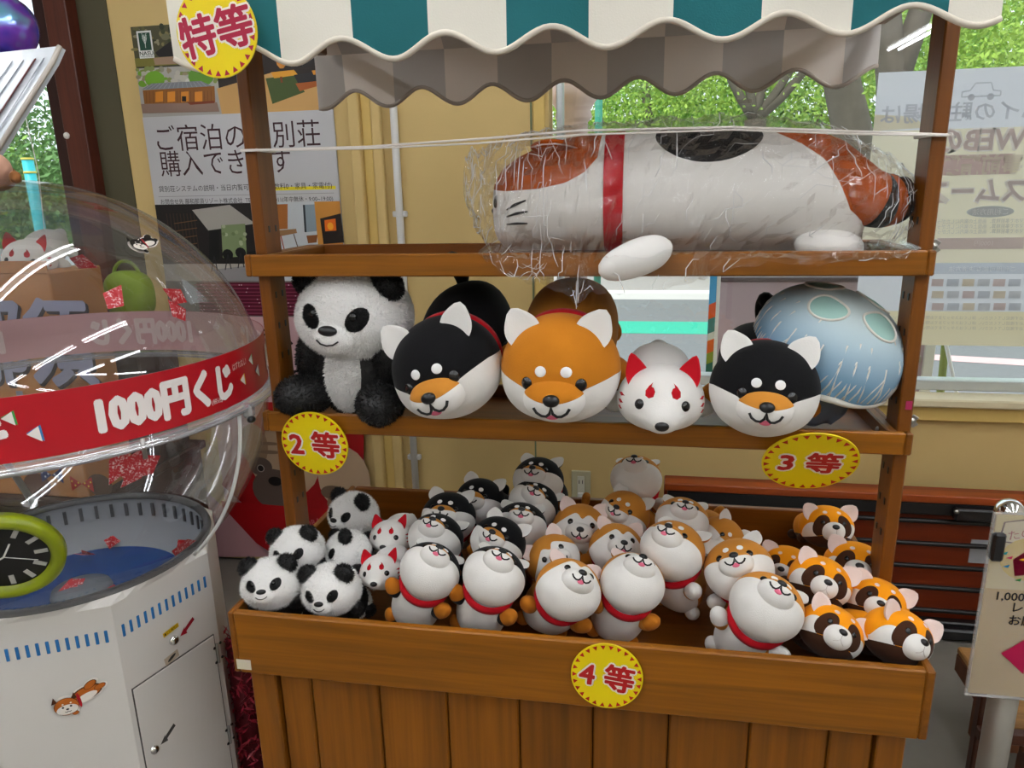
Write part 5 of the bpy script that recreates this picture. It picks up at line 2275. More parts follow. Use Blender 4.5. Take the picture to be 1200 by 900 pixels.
x0, zt = -1.682, 2.084
x1 = -.942
zb = 1.045
pw_, ph_ = x1 - x0, zt - zb
po = empty('wall_poster', ((x0 + x1) / 2, WALL_Y, zb))
box('sheet', -pw_ / 2, pw_ / 2, -.004, -.001, 0, ph_, plain('poster_paper', '#b9b9bb', rough=.4), po, 0)


def L(u, v):
    x, z = wxz(u, v)
    return x - (x0 + x1) / 2, z - zb


pr = Print(.000025)
hw = pw_ / 2
zA = L(280, 133)[1]      # bottom of the upper photographs
zB = L(280, 238)[1]      # top of the lower photographs
zC = L(300, 329)[1]      # end of the lower photographs
xm = L(258, 110)[0]
pr.rect(-hw, zA, hw, ph_, '#3b3a2a')
# top-left: woodland cabin
pr.rect(-hw, L(170, 78)[1], xm, ph_, '#4c4a30')
rg = np.random.default_rng(5)
for k in range(60):
    a, b = rg.uniform(-hw, xm), rg.uniform(L(170, 66)[1], ph_)
    pr.ell(a, b, rg.uniform(.005, .018), rg.uniform(.004, .012), rg.choice(['#5c5a34', '#3e4224', '#7d7448', '#2e3420', '#6d6a4c', '#8a8468']), 8)
pr.poly([L(182, 62), L(205, 45), L(240, 40), L(240, 72), L(190, 70)], '#221d1c')
pr.rect(-hw, L(170, 78)[1], xm, L(170, 68)[1], '#7a7432')
pr.poly([L(180, 68), L(205, 66), L(208, 75), L(182, 76)], '#9c8068')
# house with grey roof
pr.rect(-hw, zA, xm, L(170, 80)[1], '#a9a6a0')
for k in range(60):
    a, b = rg.uniform(-hw, xm), rg.uniform(L(170, 100)[1], L(170, 80)[1])
    pr.ell(a, b, rg.uniform(.005, .018), rg.uniform(.004, .011), rg.choice(['#6fa02e', '#8c8a78', '#b7b3a8', '#7d8a4c', '#93876c', '#c9c6c0']), 8)
pr.ell(*L(182, 93), .04, .028, '#6fa52c', 14)
pr.ell(*L(236, 90), .05, .032, '#5d8f2f', 14)
pr.poly([L(167, 105), L(178, 98), L(236, 95), L(249, 101), L(249, 103)], '#7c8087')
for k in range(14):
    pr.line([L(170 + 5.6 * k, 105 - .25 * k), L(180 + 4.3 * k, 98.3 - .2 * k)], .0016, '#9a9ea4')
pr.poly([L(168, 106), L(252, 101), L(253, 121), L(170, 122)], '#8c5a28')
for u in range(172, 252, 4):
    pr.line([L(u, 106.5), L(u + .6, 121)], .0015, '#6a401c')
for u in (183, 197, 213, 229):
    pr.poly([L(u, 108), L(u + 9, 107), L(u + 9, 119), L(u, 120)], '#d2852a')
pr.poly([L(214, 113), L(219, 113), L(219, 119), L(214, 119)], '#1d1612')
pr.poly([L(166, 122), L(255, 120), L(258, 131), L(168, 133)], '#8d7468')
pr.poly([L(220, 120), L(252, 118), L(252, 121), L(224, 123)], '#7a3a22')
# right photograph: living room
pr.rect(xm, zA, hw, ph_, '#2c2420')
pr.poly([L(255, 104), L(320, 85), L(385, 100), (hw, zA), (xm, zA)], '#c79c60')
pr.poly([L(312, 92), L(345, 88), L(358, 108), L(320, 122)], '#45562a')
pr.poly([L(330, 55), L(385, 50), L(385, 78), L(330, 80)], '#26221f')
pr.poly([L(318, 85), L(345, 82), L(350, 88), L(322, 92)], '#d99a2c')
pr.line([L(330, 90), L(331, 97)], .008, '#7d3f1a')
pr.poly([L(345, 88), L(380, 83), L(383, 94), L(350, 98)], '#2b2a2c')
pr.poly([L(347, 98), L(383, 94), L(384, 98), L(352, 107)], '#a85a22')
pr.poly([L(366, 83), L(386, 80), L(387, 86), L(368, 88)], '#cf8a2a')
pr.ell(*L(330, 70), .02, .03, '#c98432', 10)
# logo
lx0, lz1 = L(160.5, 37)
lx1, lz0 = L(182, 68)
pr.rect(lx0, lz0, lx1, lz1, '#dfe0dc')
pr.rect(lx0 + .006, lz0 + .026, lx1 - .006, lz1 - .006, '#1d4636')
cxl = (lx0 + lx1) / 2
pr.line([(cxl, lz0 + .034), (cxl, lz1 - .012)], .002, '#d8dcd6')
for dz in (.0, .01, .02):
    for s in (-1, 1):
        pr.line([(cxl, lz1 - .036 + dz * .9 - .008), (cxl + s * .009, lz1 - .022 + dz * .7)], .0018, '#d8dcd6')
pr.text('NASU', cxl, lz0 + .0165, .018, '#26302a', bold=.0003, width=.054)
pr.text('HIGHLAND', cxl, lz0 + .006, .008, '#26302a', width=.05)
# text band
pr.rect(-hw, zB, hw, zA, '#c3c3c6')
tw = pw_ * .93
zz1 = L(285, 159)[1]
zz2 = L(262, 190)[1]
pr.text('ご宿泊の貸別荘', -.005, zz1, .098, '#3a1c22', width=tw * .93)
pr.text('購入できます', -.065, zz2, .098, '#3a1c22', width=tw * .755)
zz3 = L(280, 220)[1]
pr.rect(.08, zz3 - .013, hw - .012, zz3 - .001, '#e6d62a')
pr.text('貸別荘システムの説明・当日内覧可能です(手数料0・家具・家電付)', 0.0, zz3, .024, '#2a2226', width=tw)
pr.line([(-hw + .02, zz3 - .026), (hw - .02, zz3 - .026)], .0012, '#6a6a6c')
pr.text('お問合せ先 藤和那須リゾート株式会社  TEL.0287-78-0011(年中無休・9:00~19:00)', 0, zz3 - .046, .021, '#2a2226', width=tw)
# lower photographs
xm2 = L(308, 280)[0]
pr.rect(-hw, zC, xm2, zB, '#1f1c1d')
pr.poly([L(226, 246), L(270, 240), L(300, 262), L(245, 270)], '#a39f98')
pr.poly([L(260, 264), L(288, 262), L(290, 300), L(262, 302)], '#7a8a62')
pr.poly([L(246, 270), L(258, 270), L(258, 300), L(246, 304)], '#121214')
for k in range(9):
    pr.line([L(196 + 4 * k, 250), L(206 + 4 * k, 322)], .004, '#3a2c24')
for k in range(6):
    pr.line([L(205, 262 + 9 * k), L(232, 258 + 9 * k)], .003, '#6a4a30')
for k in range(10):
    pr.ell(*L(rg.uniform(263, 288), rg.uniform(265, 292)), .008, .007, rg.choice(['#8c9a70', '#6a7a50', '#a3ac8c']), 8)
pr.rect(-hw, zC, xm2, L(250, 309)[1], '#a9a49c')
for k in range(5):
    pr.line([L(240 + 14 * k, 311), L(236 + 16 * k, 328)], .0025, '#c3beb4')
pr.poly([L(250, 316), L(308, 309), L(308, 329), L(262, 329)], '#8c8a8c')
for u, v in ((252, 300), (268, 298), (283, 296), (298, 300)):
    pr.ell(*L(u, v), .022, .02, '#141416', 12)
    pr.line([L(u, v), L(u - 3, v + 18)], .004, '#26262a')
    pr.line([L(u, v), L(u + 4, v + 17)], .004, '#26262a')
pr.rect(xm2, zC, hw, zB, '#c7ccd0')
pr.poly([L(308, 240), L(338, 239), L(338, 268), L(308, 270)], '#a0612a')
pr.poly([L(357, 240), L(377, 239), L(379, 270), L(360, 272)], '#8a9aa4')
pr.line([L(357, 240), L(359, 272)], .008, '#2b3238')
pr.poly([L(326, 270), L(348, 268), L(349, 273), L(328, 277)], '#8f6a48')
pr.line([L(330, 276), L(334, 292)], .004, '#a03a22')
pr.line([L(345, 274), L(350, 290)], .004, '#5a4a40')
pr.rect(L(373, 280)[0], zC, hw, zB, '#c98a3c')
pr.poly([L(376, 256), L(400, 250), L(404, 284), L(380, 286)], '#241c1a')
pr.poly([L(381, 258), L(394, 256), L(395, 270), L(382, 271)], '#e06a16')
pr.ell(*L(388, 265), .012, .014, '#f0a62c', 12)
pr.poly([L(360, 276), L(373, 275), L(372, 284), L(362, 285)], '#7d4a24')
pr.rect(-hw, 0, hw, zC, '#6e6a68')
pr.build('print', po, (0, -.0041, 0))
tag(po, 'resort poster with house photos and large Japanese heading on the wall', 'poster')

# lower pink poster with a dog, behind the left post
y2 = WALL_Y - .012
qx0, qz1 = at(230, 333, y2)[0], at(300, 331, y2)[2]
qx1, qz0 = at(428, 560, y2)[0], at(300, 652, y2)[2]
po2 = empty('wall_poster', ((qx0 + qx1) / 2, WALL_Y, qz0))
hw2, hh2 = (qx1 - qx0) / 2, qz1 - qz0
box('sheet', -hw2, hw2, -.010, -.006, 0, hh2, plain('poster_pink', '#caa3a8', rough=.45), po2, 0)


def Q(u, v):
    p = at(u, v, y2)
    return p[0] - (qx0 + qx1) / 2, p[2] - qz0


pr = Print(.0002)
pr.rect(-hw2, Q(300, 370)[1], hw2, hh2, '#5a1128')
for k in range(9):
    zz = Q(300, 369)[1] + k * (hh2 - Q(300, 369)[1]) / 9 + .006
    pr.line([(-hw2, zz), (hw2, zz)], .0035, '#8d3a56')
    for j in range(8):
        pr.ell(rg.uniform(-hw2, hw2), zz, .003, .0022, '#d9b9c4', 6)
for t_, u, v in (('イラストを募集', 340, 393), ('親子で楽しむ', 345, 440)):
    pr.text(t_, Q(290, v)[0] - .02, Q(290, v)[1], .088 if '親' in t_ else .075, '#1c1416', bold=.0012, align='LEFT')
pr.poly([Q(312, 470), Q(428, 470), Q(428, 600), Q(335, 632), Q(262, 566), Q(290, 512)], '#9b0b12')
# pug drawing
tanp, dkp = '#b0957a', '#5c4c44'
for (u, v, rx, rz_, c) in ((405, 560, .11, .14, '#b79c80'), (410, 590, .09, .07, '#8b6f58'), (335, 540, .15, .15, tanp), (300, 520, .06, .09, '#8d7258'), (325, 572, .10, .09, dkp), (308, 545, .05, .04, dkp), (345, 545, .05, .04, dkp),
                           (308, 547, .016, .016, '#a89c94'), (345, 547, .016, .016, '#a89c94'), (308, 547, .013, .013, '#1c1412'), (345, 547, .013, .013, '#1c1412'), (318, 528, .05, .008, '#7d6550'), (316, 518, .06, .007, '#7d6550'), (325, 562, .03, .02, '#141010'), (392, 575, .05, .03, '#6f5a48')):
    x, z_ = Q(u, v)
    pr.ell(x, z_, rx, rz_, c, 20)
pr.poly([Q(262, 585), Q(428, 598), Q(428, 640), Q(320, 645), Q(268, 612)], '#a30d14')
pr.poly([Q(232, 560), Q(262, 590), Q(318, 650), Q(232, 650)], '#c99aa0')
pr.text('K', *Q(316, 632), .03, '#c77a7c')
pr.text('DRARY', *Q(375, 608), .035, '#d06a72', rot=.35)
pr.build('print', po2, (0, -.0105, 0))
tag(po2, 'pink and red poster with a pug drawing low on the wall', 'poster')

# notice stuck on the window, seen from its back
yn = WALL_Y + .066
nx0, nz1 = at(1030, 84, yn)[0], at(1100, 82, yn)[2]
nx1, nz0 = nx0 + .92, at(1130, 405, yn)[2]
no_ = empty('window_notice', ((nx0 + nx1) / 2, yn, nz0))
hwn, hhn = (nx1 - nx0) / 2, nz1 - nz0
def NW(u, v):
    p = at(u, v, yn)
    return p[0] - (nx0 + nx1) / 2, p[2] - nz0


m_ink = print_mat('notice_ink', .8)      # thin paper: ink and daylight both show through
nt_ = m_ink.node_tree
tr_ = nt_.nodes.new('ShaderNodeBsdfTranslucent')
nt_.links.new([n for n in nt_.nodes if n.bl_idname == 'ShaderNodeVertexColor'][0].outputs['Color'], tr_.inputs[0])
mx_ = nt_.nodes.new('ShaderNodeMixShader')
mx_.inputs[0].default_value = .5
nt_.links.new(nt_.nodes['Principled BSDF'].outputs[0], mx_.inputs[1])
nt_.links.new(tr_.outputs[0], mx_.inputs[2])
nt_.links.new(mx_.outputs[0], nt_.nodes['Material Output'].inputs[0])
pr = Print(.0)
zs_ = [hhn] + [NW(1150, v)[1] for v in (150, 308, 321, 365)] + [0]
for (za, zb_, c_) in zip(zs_[:-1], zs_[1:], ('#e2e4ea', '#e8e2cc', '#c9cfd8', '#e4e7ec', '#e8e0c0')):
    pr.rect(-hwn, zb_, hwn, za, c_)
pr.poly([(-hwn, zs_[1] + .0005), NW(1085, 149.6), NW(1076, 141), NW(1058, 136), (-hwn, NW(1035, 134)[1])], '#e8e2cc')
for q_ in range(4):
    pr.V[-5 + q_] = (pr.V[-5 + q_][0], -.0001, pr.V[-5 + q_][2])
pr.V[-1] = (pr.V[-1][0], -.0001, pr.V[-1][2])
pr.build('sheet', no_, (0, 0, 0), mat=m_ink)
pr = Print(.0002)
cz_ = NW(1150, 108)
pr.line([(cz_[0] + a * .055, cz_[1] + b * .03) for a, b in ((-1, -.4), (-1, .1), (-.6, .2), (-.35, .9), (.45, .9), (.6, .15), (1, .05), (1, -.4), (-1, -.4))], .004, '#c4c8d0')
for a in (-.5, .5):
    pr.ell(cz_[0] + a * .055, cz_[1] - .014, .010, .010, '#c4c8d0', 12)


def mt(s, u, v, size, col, width=None, bold=.0):
    x, z_ = NW(u, v)
    pr.text(s, x, z_, size, col, bold=bold, mirror=True, width=width)


mt('ハイの駐車場は', 1126, 131, .062, '#c4c8d0', .47, .001)
mt('WEBの', 1150, 164, .085, '#e8e4e4', .26, .006)
mt('WEBの', 1150, 164, .085, '#cdbcbc', .26, .002)
pr.rect(NW(1090, 200)[0], NW(1090, 206)[1], NW(1185, 200)[0], NW(1185, 180)[1], '#c9aeb0')
mt('事前精算で', 1137, 193, .066, '#d8d0c0', .30, .002)
mt('スムーズ', 1142, 223, .08, '#e6e2e0', .30, .006)
mt('スムーズ', 1142, 223, .08, '#cabdbe', .30, .002)
pr.ell(*NW(1160, 248), .07, .018, '#b4bac2', 20)
mt('ご利用方法', 1160, 248, .022, '#dde0e4')
for v in (259, 265, 271):
    mt('スマホで事前精算、画面上の案内にしたがって', 1148, v, .016, '#b9b8b2', .28)
pr.rect(NW(1098, 280)[0], NW(1100, 292)[1], NW(1200, 280)[0], NW(1200, 278)[1], '#cdbcbe')
mt('1000円', 1152, 285, .02, '#e2dadc')
mt('ご利用可能な決済方法', 1150, 315, .018, '#dfe3e7', .2)
for r_ in range(3):
    for k in range(6):
        x, z_ = NW(1098 + k * 18, 331 + r_ * 14)
        c_ = ['#c9b4b0', '#b9c0c8', '#d2c4a8', '#c4c8cc'][(k + r_ * 2) % 4]
        pr.rect(x - .018, z_ - .012, x + .018, z_ + .012, c_)
for v in (372, 378, 384):
    mt('ご利用になる前に必ず確認してください。詳しくはスタッフまでお問い合わせください', 1140, v, .013, '#bcb49a', .5)
pr.C = [[min(1, .22 + .74 * v_) for v_ in c_] for c_ in pr.C]
pr.build('lettering', no_, (0, -.0004, 0), mat=m_ink)
tag(no_, 'pale notice seen from its back on the window, mirrored writing', 'notice')

# ================================================================== folding table stored on edge by the wall
ty0, ty1 = 1.105, 1.20
ft = empty('folding_table', (1.15, 1.15, 0))
m_lam = wood('table_laminate', '#7d2f12', 'X', dark=.8, rough=.35)
tz = {k: at(1150, v, ty0)[2] for k, v in dict(top=583, f0=592, f1=607, bot=735).items()}
lft, rgt = -.92, .80
box('table_top', lft, rgt, .0, .04, .03, tz['top'] - .004, m_lam, ft, .004)
box('edge_strip', lft, rgt, -.05, .0, tz['f0'], tz['top'], wood('table_edge', '#a0481c', 'X', rough=.35), ft, .003)
box('steel_frame', lft + .01, rgt - .01, -.045, -.012, tz['f1'], tz['f0'] - .001, m_black, ft, .004)
box('steel_frame', lft + .01, rgt - .01, -.045, -.012, .012, .06, m_black, ft, .004)
for v in (616, 643, 670, 695, 722):
    z = at(1150, v, ty0)[2]
    link('rod', tube_mesh([(lft + .02, -.03, z), (rgt - .02, -.03, z)], .0085, 8), m_black, ft)
for px in (1122,):
    q = at(px, 601, ty0 - .04)
    box('leg_bracket', q[0] - 1.15, q[0] - 1.15 + .30, -.075, -.046, tz['f1'] - .005, tz['f0'] - .006, m_black, ft, .006)
    link('hinge_bolt', ball_mesh(12, 8), m_steel, ft, (q[0] - 1.15, -.078, q[2]), (0, 0, 0), (.008, .006, .008))
    box('leg_bracket', q[0] - 1.15, q[0] - 1.15 + .30, -.075, -.046, .012, .05, m_black, ft, .006)
    link('hinge_bolt', ball_mesh(12, 8), m_steel, ft, (q[0] - 1.15, -.078, .032), (0, 0, 0), (.008, .006, .008))
q0, q1 = at(1153, 648, ty0 - .05), at(1166, 677, ty0 - .05)
box('barcode_label', q0[0] - 1.15, q1[0] - 1.15 + .02, -.002, 0, q1[2], q0[2], plain('label_grey', '#aeb0b4', rough=.6), ft, 0)
box('foot', lft + .05, lft + .12, -.04, .03, 0, .03, m_black, ft, .003)
box('foot', rgt - .12, rgt - .05, -.04, .03, 0, .03, m_black, ft, .003)
tag(ft, 'reddish-brown folding table with black steel rods stored by the wall', 'table')

# ================================================================== counter sign on a post at the right edge
SY = .12
sg = empty('floor_sign', (at(1172, 860, SY)[0], SY, 0))
gx = sg.location.x
m_clipb = plain('clip_black', '#17171a', rough=.4)


def SG(u, v):
    p = at(u, v, SY)
    return p[0] - gx, p[2]


sx0, sz1 = SG(1168, 603)
sx1 = sx0 + .26
sz0 = SG(1146, 812)[1]
box('sleeve', sx0 - .006, sx1, -.003, .003, sz0 - .006, sz1 + .004, clear('sleeve_plastic', (.97, .97, .97), base=.08, haze=.25), sg, 0)
box('card', sx0, sx1, -.0015, .0015, sz0, sz1, plain('card_cream', '#c6a557', rough=.5), sg, 0)
pr = Print(.0002)
pr.rect(sx0, SG(1180, 690)[1], sx1, sz1, '#d6c689')
pr.poly([SG(1176, 611), SG(1215, 606), SG(1215, 640), SG(1169, 634)], '#5a3a34')
pr.poly([SG(1178, 612), SG(1215, 608), SG(1215, 638), SG(1171, 633)], '#e0d2ac')
pr.text('おたのしみ', SG(1203, 624)[0], SG(1203, 624)[1], .022, '#a5193c', rot=.25)
pr.ell(*SG(1205, 655), .05, .045, '#dcc040', 20)
pr.poly([SG(1186, 655), SG(1200, 646), SG(1225, 645), SG(1225, 672), SG(1188, 674)], '#b01c4a')
for u, v, c in ((1176, 647, '#2a8f8a'), (1182, 652, '#b8284c'), (1178, 662, '#2f7fa8'), (1192, 678, '#3a8a4a'), (1197, 654, '#e2b62a')):
    x, z_ = SG(u, v)
    pr.poly([(x - .006, z_ - .002), (x + .004, z_ - .004), (x + .006, z_ + .003)], c)
pr.text('1,000円', SG(1167, 697)[0], SG(1167, 697)[1], .024, '#1c1614', bold=.0003, align='LEFT')
pr.text('レジにて', SG(1186, 710)[0], SG(1186, 710)[1], .024, '#1c1614', bold=.0003, align='LEFT')
pr.text('お願い致します', SG(1181, 725)[0], SG(1181, 725)[1], .024, '#1c1614', bold=.0003, align='LEFT')
ax, az_ = SG(1172, 764)
pr.poly([(ax, az_), (ax + .045, az_ + .042), (ax + .045, az_ + .02), (ax + .16, az_ + .02), (ax + .16, az_ - .02), (ax + .045, az_ - .02), (ax + .045, az_ - .042)], '#b3134a')
pr.build('print', sg, (0, -.0018, 0))
link('post', lathe_mesh([(0, .02), (.027, .02), (.027, sz1 - .12), (0, sz1 - .12)], 24), plain('post_silver', '#b5b2aa', rough=.35, metal=.5), sg, (.012, .035, 0))
link('base', lathe_mesh([(0, .02), (.14, .015), (.15, 0), (0, 0)], 32), plain('post_silver', '#b5b2aa'), sg, (.012, .035, 0))
x, z_ = SG(1192, 608)
link('knob', ball_mesh(20, 14), m_chrome, sg, (x, .03, z_), (0, 0, 0), (.026, .026, .026))
x, z_ = SG(1167, 640)
box('clip', x - .010, x + .012, -.012, .012, z_ - .028, z_ + .03, m_clipb, sg, .004)
link('clip_arm', tube_mesh([(x, .014, z_), (x + .03, .025, z_), (.012, .035, sz1 - .14)], .006, 8), m_clipb, sg)
link('neck', tube_mesh([(.012, .035, sz1 - .14), (.02, .034, sz1 - .05), (SG(1192, 608)[0], .03, SG(1192, 608)[1] - .02)], .009, 8), m_chrome, sg)
tag(sg, 'cream price notice with a magenta arrow on a silver post', 'sign')

# low wooden bench behind the sign
bz = .26
qa = at_z(1122, 757, bz)
wbn = empty('wooden_bench', (qa[0] + .35, qa[1] - .16, 0))
w_b = wood('bench_wood', '#a5763f', 'X', rough=.5)
w_bd = wood('bench_wood_dark', '#6a3a1c', 'Z', rough=.5)
for k in range(3):
    box('slat', -.35, .35, .16 - .105 * (k + 1) + .004, .16 - .105 * k, bz - .02, bz, w_b, wbn, .004)
box('apron', -.35, -.325, -.155, .16, bz - .075, bz - .021, w_bd, wbn, .003)
box('apron', -.32, .35, -.155, -.13, bz - .07, bz - .021, w_bd, wbn, .003)
for xx, yy in ((-.28, -.12), (-.28, .12), (.3, -.12), (.3, .12)):
    box('leg', xx - .02, xx + .02, yy - .02, yy + .02, 0, bz - .07, w_bd, wbn, .003)
tag(wbn, 'low slatted wooden bench behind the price notice', 'bench')
# dark timber upright just left of the silver post
q = at(1150, 860, .26)
tu = empty('timber_easel', (q[0], .26, 0))
box('upright', -.017, .017, -.012, .012, 0, sz0 + .10, wood('easel_dark', '#4c2412', 'Z'), tu, .003)
box('crossbar', -.017, .30, .013, .03, sz0 - .0, sz0 + .04, wood('easel_dark_x', '#4c2412', 'X'), tu, .003)
box('upright', .27, .30, -.012, .012, 0, sz0 + .10, wood('easel_dark', '#4c2412', 'Z'), tu, .003)
box('ledge', -.02, .31, -.035, -.013, .30, .33, wood('easel_dark_x', '#4c2412', 'X'), tu, .003)
tag(tu, 'dark timber upright standing behind the price notice', 'easel')

# ================================================================== things behind the machine, seen through the dome
m_cnt = wood('counter_dark', '#3c231a', 'X', rough=.5)
CYB = .62
cz_top = at(60, 582, CYB)[2]
cn = empty('back_counter', (at(171, 380, .9)[0] - .66, .95, 0))
box('top', -.55, .62, -.36, .25, cz_top - .03, cz_top, m_cnt, cn, .004)
box('front_panel', -.53, .60, -.33, -.31, 0, cz_top - .031, m_cnt, cn, .003)
box('side_panel', .58, .60, -.31, .24, 0, cz_top - .031, m_cnt, cn, .003)
box('side_panel', -.53, -.51, -.31, .24, 0, cz_top - .031, m_cnt, cn, .003)
tag(cn, 'dark wooden counter behind the lottery machine', 'counter')
# carton with large printed characters
ca, cb = at(-60, 320, CYB), at(104, 580, CYB)
m_crt = plain('carton_brown', '#b07a48', rough=.8, var=.06, vscale=6)
ctn = empty('cardboard_box', ((ca[0] + cb[0]) / 2, CYB, cz_top))
hwc = (cb[0] - ca[0]) / 2
hc = ca[2] - cz_top
box('carton', -hwc, hwc, 0, .22, 0, hc, m_crt, ctn, .004)
box('open_flap', -hwc * .1, hwc, -.002, .002, hc, hc + .035, m_crt, ctn, .001)
pr = Print(.0003)


def CT(u, v):
    p = at(u, v, CYB)
    return p[0] - (ca[0] + cb[0]) / 2, p[2] - cz_top


pr.text('那須', CT(36, 404)[0], CT(36, 404)[1], .29, '#3a3436', stroke=.009, width=.44)
pr.text('那須', CT(33, 401)[0], CT(33, 401)[1], .29, '#9294ac', stroke=.007, width=.44)
x, z_ = CT(25, 465)
pr.rect(x - .012, z_ - .02, x + .012, z_ + .02, '#8f8f9c')
for u, v, r_, c in ((45, 568, .05, '#5a3a2c'), (118, 568, .045, '#4c382c')):
    x, z_ = CT(u, v)
    pr.ell(x, z_, r_, r_ * .85, c, 20)
for u, v, c, c2 in ((62, 556, '#2d3a6a', '#c9ccd6'), (98, 566, '#a3261f', '#d6b73c')):
    x, z_ = CT(u, v)
    for s in (-1, 1):
        pr.poly([(x, z_), (x + s * .04, z_ + .026), (x + s * .04, z_ - .026)], c)
        for q_ in (.3, .6, .85):
            pr.ell(x + s * .04 * q_, z_ + .008 * math.sin(9 * q_), .0035, .0035, c2, 8)
pr.build('carton_print', ctn, (0, -.0026, 0))
tag(ctn, 'brown cardboard carton with large printed characters behind the dome', 'box')
# white fox on the carton
fo = place(big_fox, 36, 303, .72, 28, (18, 320), 8, 'white fox plush with red ears lying on the carton behind the dome', 'plush toy', None, .85, nose_z=-.46, reach=1.5)
# lime bag and dark case beside the carton
q = at(152, 345, .98)
lb = empty('lime_bag', (q[0], .98, at(152, 372, .98)[2]))
ls = Star((.085, .05, .085), sq=1.4)
A, T = ls.full(4)
link('bag_body', part_mesh(A, T), plain('lime_fabric', '#7f9a1c', rough=.7, var=.08, vscale=20), lb, (0, 0, .078))
link('handle', tube_mesh([(.05 * math.cos(t_), 0, .14 + .055 * math.sin(t_)) for t_ in np.linspace(0, PI, 12)], .006, 6), plain('lime_fabric', '#7f9a1c'), lb)
tag(lb, 'lime green bag seen through the dome beside the carton', 'bag')
dk = box('dark_case', at(120, 380, .9)[0], at(168, 380, .9)[0] - .04, .90, 1.12, cz_top, lb.location.z, plain('case_dark', '#2d1f1f', rough=.5), None, .006)
dk['label'] = 'tall dark case standing under the lime bag'
dk['category'] = 'case'

# tilted striped board above the dome, foil balloon, brown bear plush
BYd = .42
P4 = [at(-8, 62, BYd), at(70, 54, BYd), at(62, 72, BYd - .02), at(-40, 235, BYd - .22), at(-150, 240, BYd - .22)]
m_brd = plain('board_white', '#ccd3da', rough=.25, var=.15, vscale=25)
c_ = sum(P4) / 5
V = [p_ - c_ for p_ in P4] + [p_ - c_ + np.array([.0, .018, -.006]) for p_ in P4]
F = [(0, 4, 3, 2, 1), (5, 6, 7, 8, 9)] + [(k, (k + 1) % 5, 5 + (k + 1) % 5, 5 + k) for k in range(5)]
tb = link('tilted_board', mesh(V, F), m_brd, None, c_)
nb_ = np.cross(V[1] - V[0], V[3] - V[0])
nb_ /= np.linalg.norm(nb_)
if nb_ @ (CAM - c_) < 0:
    nb_ = -nb_
for k, (f0, f1, w_, cc) in enumerate(((.25, .0, .004, '#7d2f3a'), (.45, .18, .003, '#8a94a4'), (.62, .42, .003, '#7f8896'), (.8, .62, .008, '#6a3a38'), (.93, .84, .004, '#a6adb8'), (.12, -.1, .003, '#8d95a2'))):
    a_ = V[0] + (V[1] - V[0]) * f0 * .95 + nb_ * .002
    b_2 = V[4] + (V[3] - V[4]) * max(.02, f0) * .95 + nb_ * .002
    link('stripe', tube_mesh([a_ + (b_2 - a_) * .08, a_ + (b_2 - a_) * .95], w_ * .8, 6, flat=.25), plain('stripe_%d' % k, cc, rough=.4), tb)
link('edge_bead', tube_mesh([V[1], V[2], V[3]], .006, 6), plain('board_edge', '#b9b2a8', rough=.5), tb)
link('support_pole', tube_mesh([V[4] * .9 + V[3] * .1 + np.array([0, .02, 0]), V[4] + np.array([-.05, .06, -.25]), np.array([V[4][0] - .08, V[4][1] + .35, cz_top - c_[2]])], .010, 8), m_alu, tb)
tag(tb, 'white streaked board tilted above the lottery machine', 'board')

m_foil = bpy.data.materials.new('iridescent_foil')
m_foil.use_nodes = True
fb = m_foil.node_tree.nodes['Principled BSDF']
fn = m_foil.node_tree.nodes
fl_ = m_foil.node_tree.links
ftc, fno, fcr = fn.new('ShaderNodeTexCoord'), fn.new('ShaderNodeTexNoise'), fn.new('ShaderNodeValToRGB')
fno.inputs['Scale'].default_value = 9
fl_.new(ftc.outputs['Object'], fno.inputs['Vector'])
fl_.new(fno.outputs['Fac'], fcr.inputs[0])
fcr.color_ramp.elements[0].position, fcr.color_ramp.elements[1].position = .35, .68
fcr.color_ramp.elements[0].color = (*lin('#1f3fd0'), 1)
fcr.color_ramp.elements[1].color = (*lin('#7fd6e6'), 1)
e_ = fcr.color_ramp.elements.new(.52)
e_.color = (*lin('#8a4fd6'), 1)
fl_.new(fcr.outputs[0], fb.inputs['Base Color'])
fb.inputs['Metallic'].default_value = .55
fb.inputs['Roughness'].default_value = .2
q = at(8, 32, .85)
fo_b = empty('foil_balloon', (q[0], .85, q[2] - .13))
bst = Star((.085, .085, .09))
A, T = bst.full(4)
for i in range(len(A)):
    th = math.atan2(A[i, 1], A[i, 0])
    A[i, :3] *= 1 + .012 * math.cos(10 * th)
link('balloon', mesh(A[:, :3], T, None, True), m_foil, fo_b, (0, 0, .13))
link('neck', lathe_mesh([(.004, .03), (.012, .045), (.003, .02), (.01, .005)], 12), m_foil, fo_b, (0, 0, .005))
link('ribbon', tube_mesh([(0, 0, .02), (.01, .01, -.3), (-.01, 0, -.6), (0, .05, .02 - (q[2] - .13 - cz_top))], .0015, 5), m_white, fo_b)
tag(fo_b, 'blue and violet iridescent foil balloon by the left window', 'balloon')
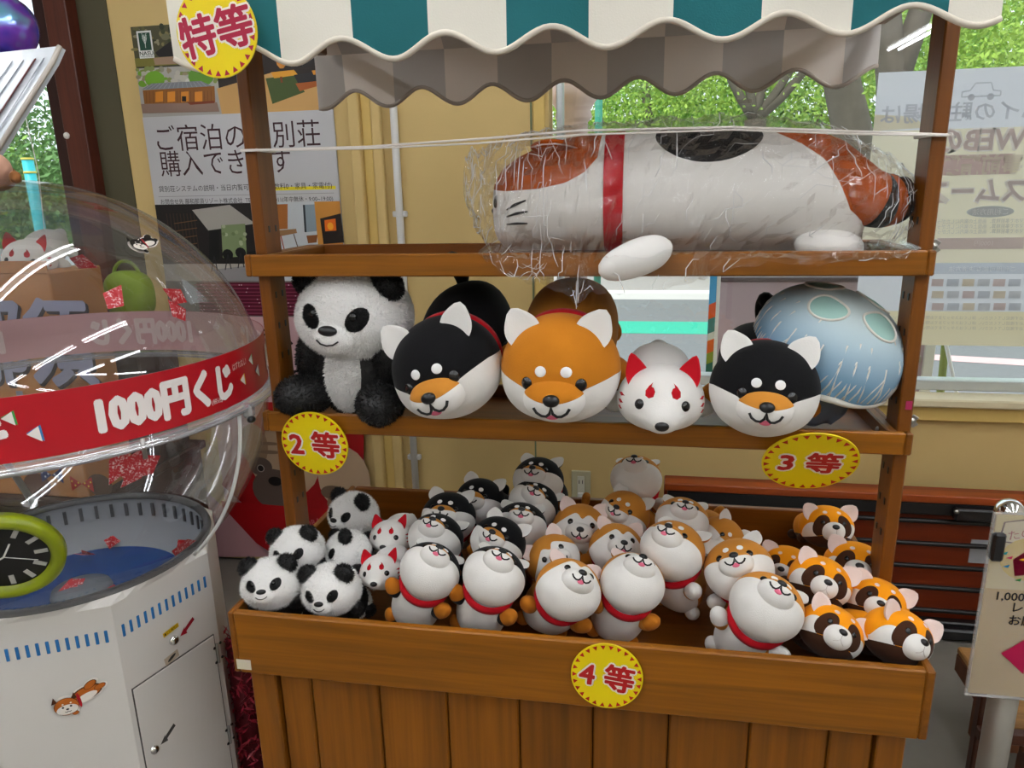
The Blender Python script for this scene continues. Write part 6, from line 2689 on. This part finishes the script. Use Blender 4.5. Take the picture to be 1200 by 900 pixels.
# bear peeking over the machine dome
m_bear = plush('bear_brown', '#8a5a34', .1)
q = at(6, 236, -.02)
br = empty('bear_plush', (MX - .055, MY, ZCEN + RS - .006))
q = at(4, 226, -.0)
hb = Star((.038, .034, .032), [((0, -20), .2, .4, .3)])
A, T = hb.full(4)
bh = link('head', part_mesh(A, T), plush('bear_pink', '#c79a84', .1), br, (q[0] - br.location.x, 0, .026))
for u, v in ((28, 208), (-20, 208)):
    e = at(u, v, .0)
    link('ear', ball_mesh(14, 10), m_bear, br, (e[0] - br.location.x, .0, e[2] - br.location.z), (0, 0, 0), (.012, .008, .012))
for s in (-1, 1):
    hb.blob('eye', s * 25, 8, (.003, .003, .002), M_EYE, bh)
hb.blob('nose', 0, -18, (.005, .004, .003), M_NOSE, bh)
bb_ = Star((.034, .05, .03))
A, T = bb_.full(3)
link('body', part_mesh(A, T), m_bear, br, (q[0] - br.location.x - .045, .05, .014))
tag(br, 'brown bear plush peeking over the top of the dome', 'plush toy')

# red tinsel bag squeezed between machine and stand
q = at(288, 850, -.02)
tn = empty('tinsel_bundle', (at(291, 850, .1)[0], .1, 0))
Vt, Ft = [], []
r_ = np.random.default_rng(8)
nT = 700
for k in range(nT):
    z = r_.uniform(.0, .50)
    a_ = r_.uniform(0, 2 * PI)
    rr_ = .055 * (1 - .3 * z / .5) * math.sqrt(r_.uniform(.3, 1))
    c0_ = np.array([rr_ * math.cos(a_), rr_ * math.sin(a_), z])
    d_ = r_.normal(size=3)
    d_ /= np.linalg.norm(d_)
    e_ = np.cross(d_, r_.normal(size=3))
    e_ /= np.linalg.norm(e_)
    b_i = len(Vt)
    Vt += [c0_ - d_ * .014, c0_ + e_ * .003, c0_ + d_ * .014, c0_ - e_ * .003]
    Vt[-4:] = [np.array([v_[0], v_[1], max(.002, v_[2])]) for v_ in Vt[-4:]]
    Ft.append((b_i, b_i + 1, b_i + 2, b_i + 3))
f_ = link('streamers', mesh(Vt, Ft), plain('tinsel_red', '#a8283c', rough=.35), tn)
f_['kind'] = 'stuff'
link('core', lathe_mesh([(0, 0), (.03, 0), (.026, .48), (0, .5)], 14), plain('tinsel_core', '#6a1424', rough=.6), tn)
tag(tn, 'red tinsel bundle squeezed between machine and stand', 'decoration')
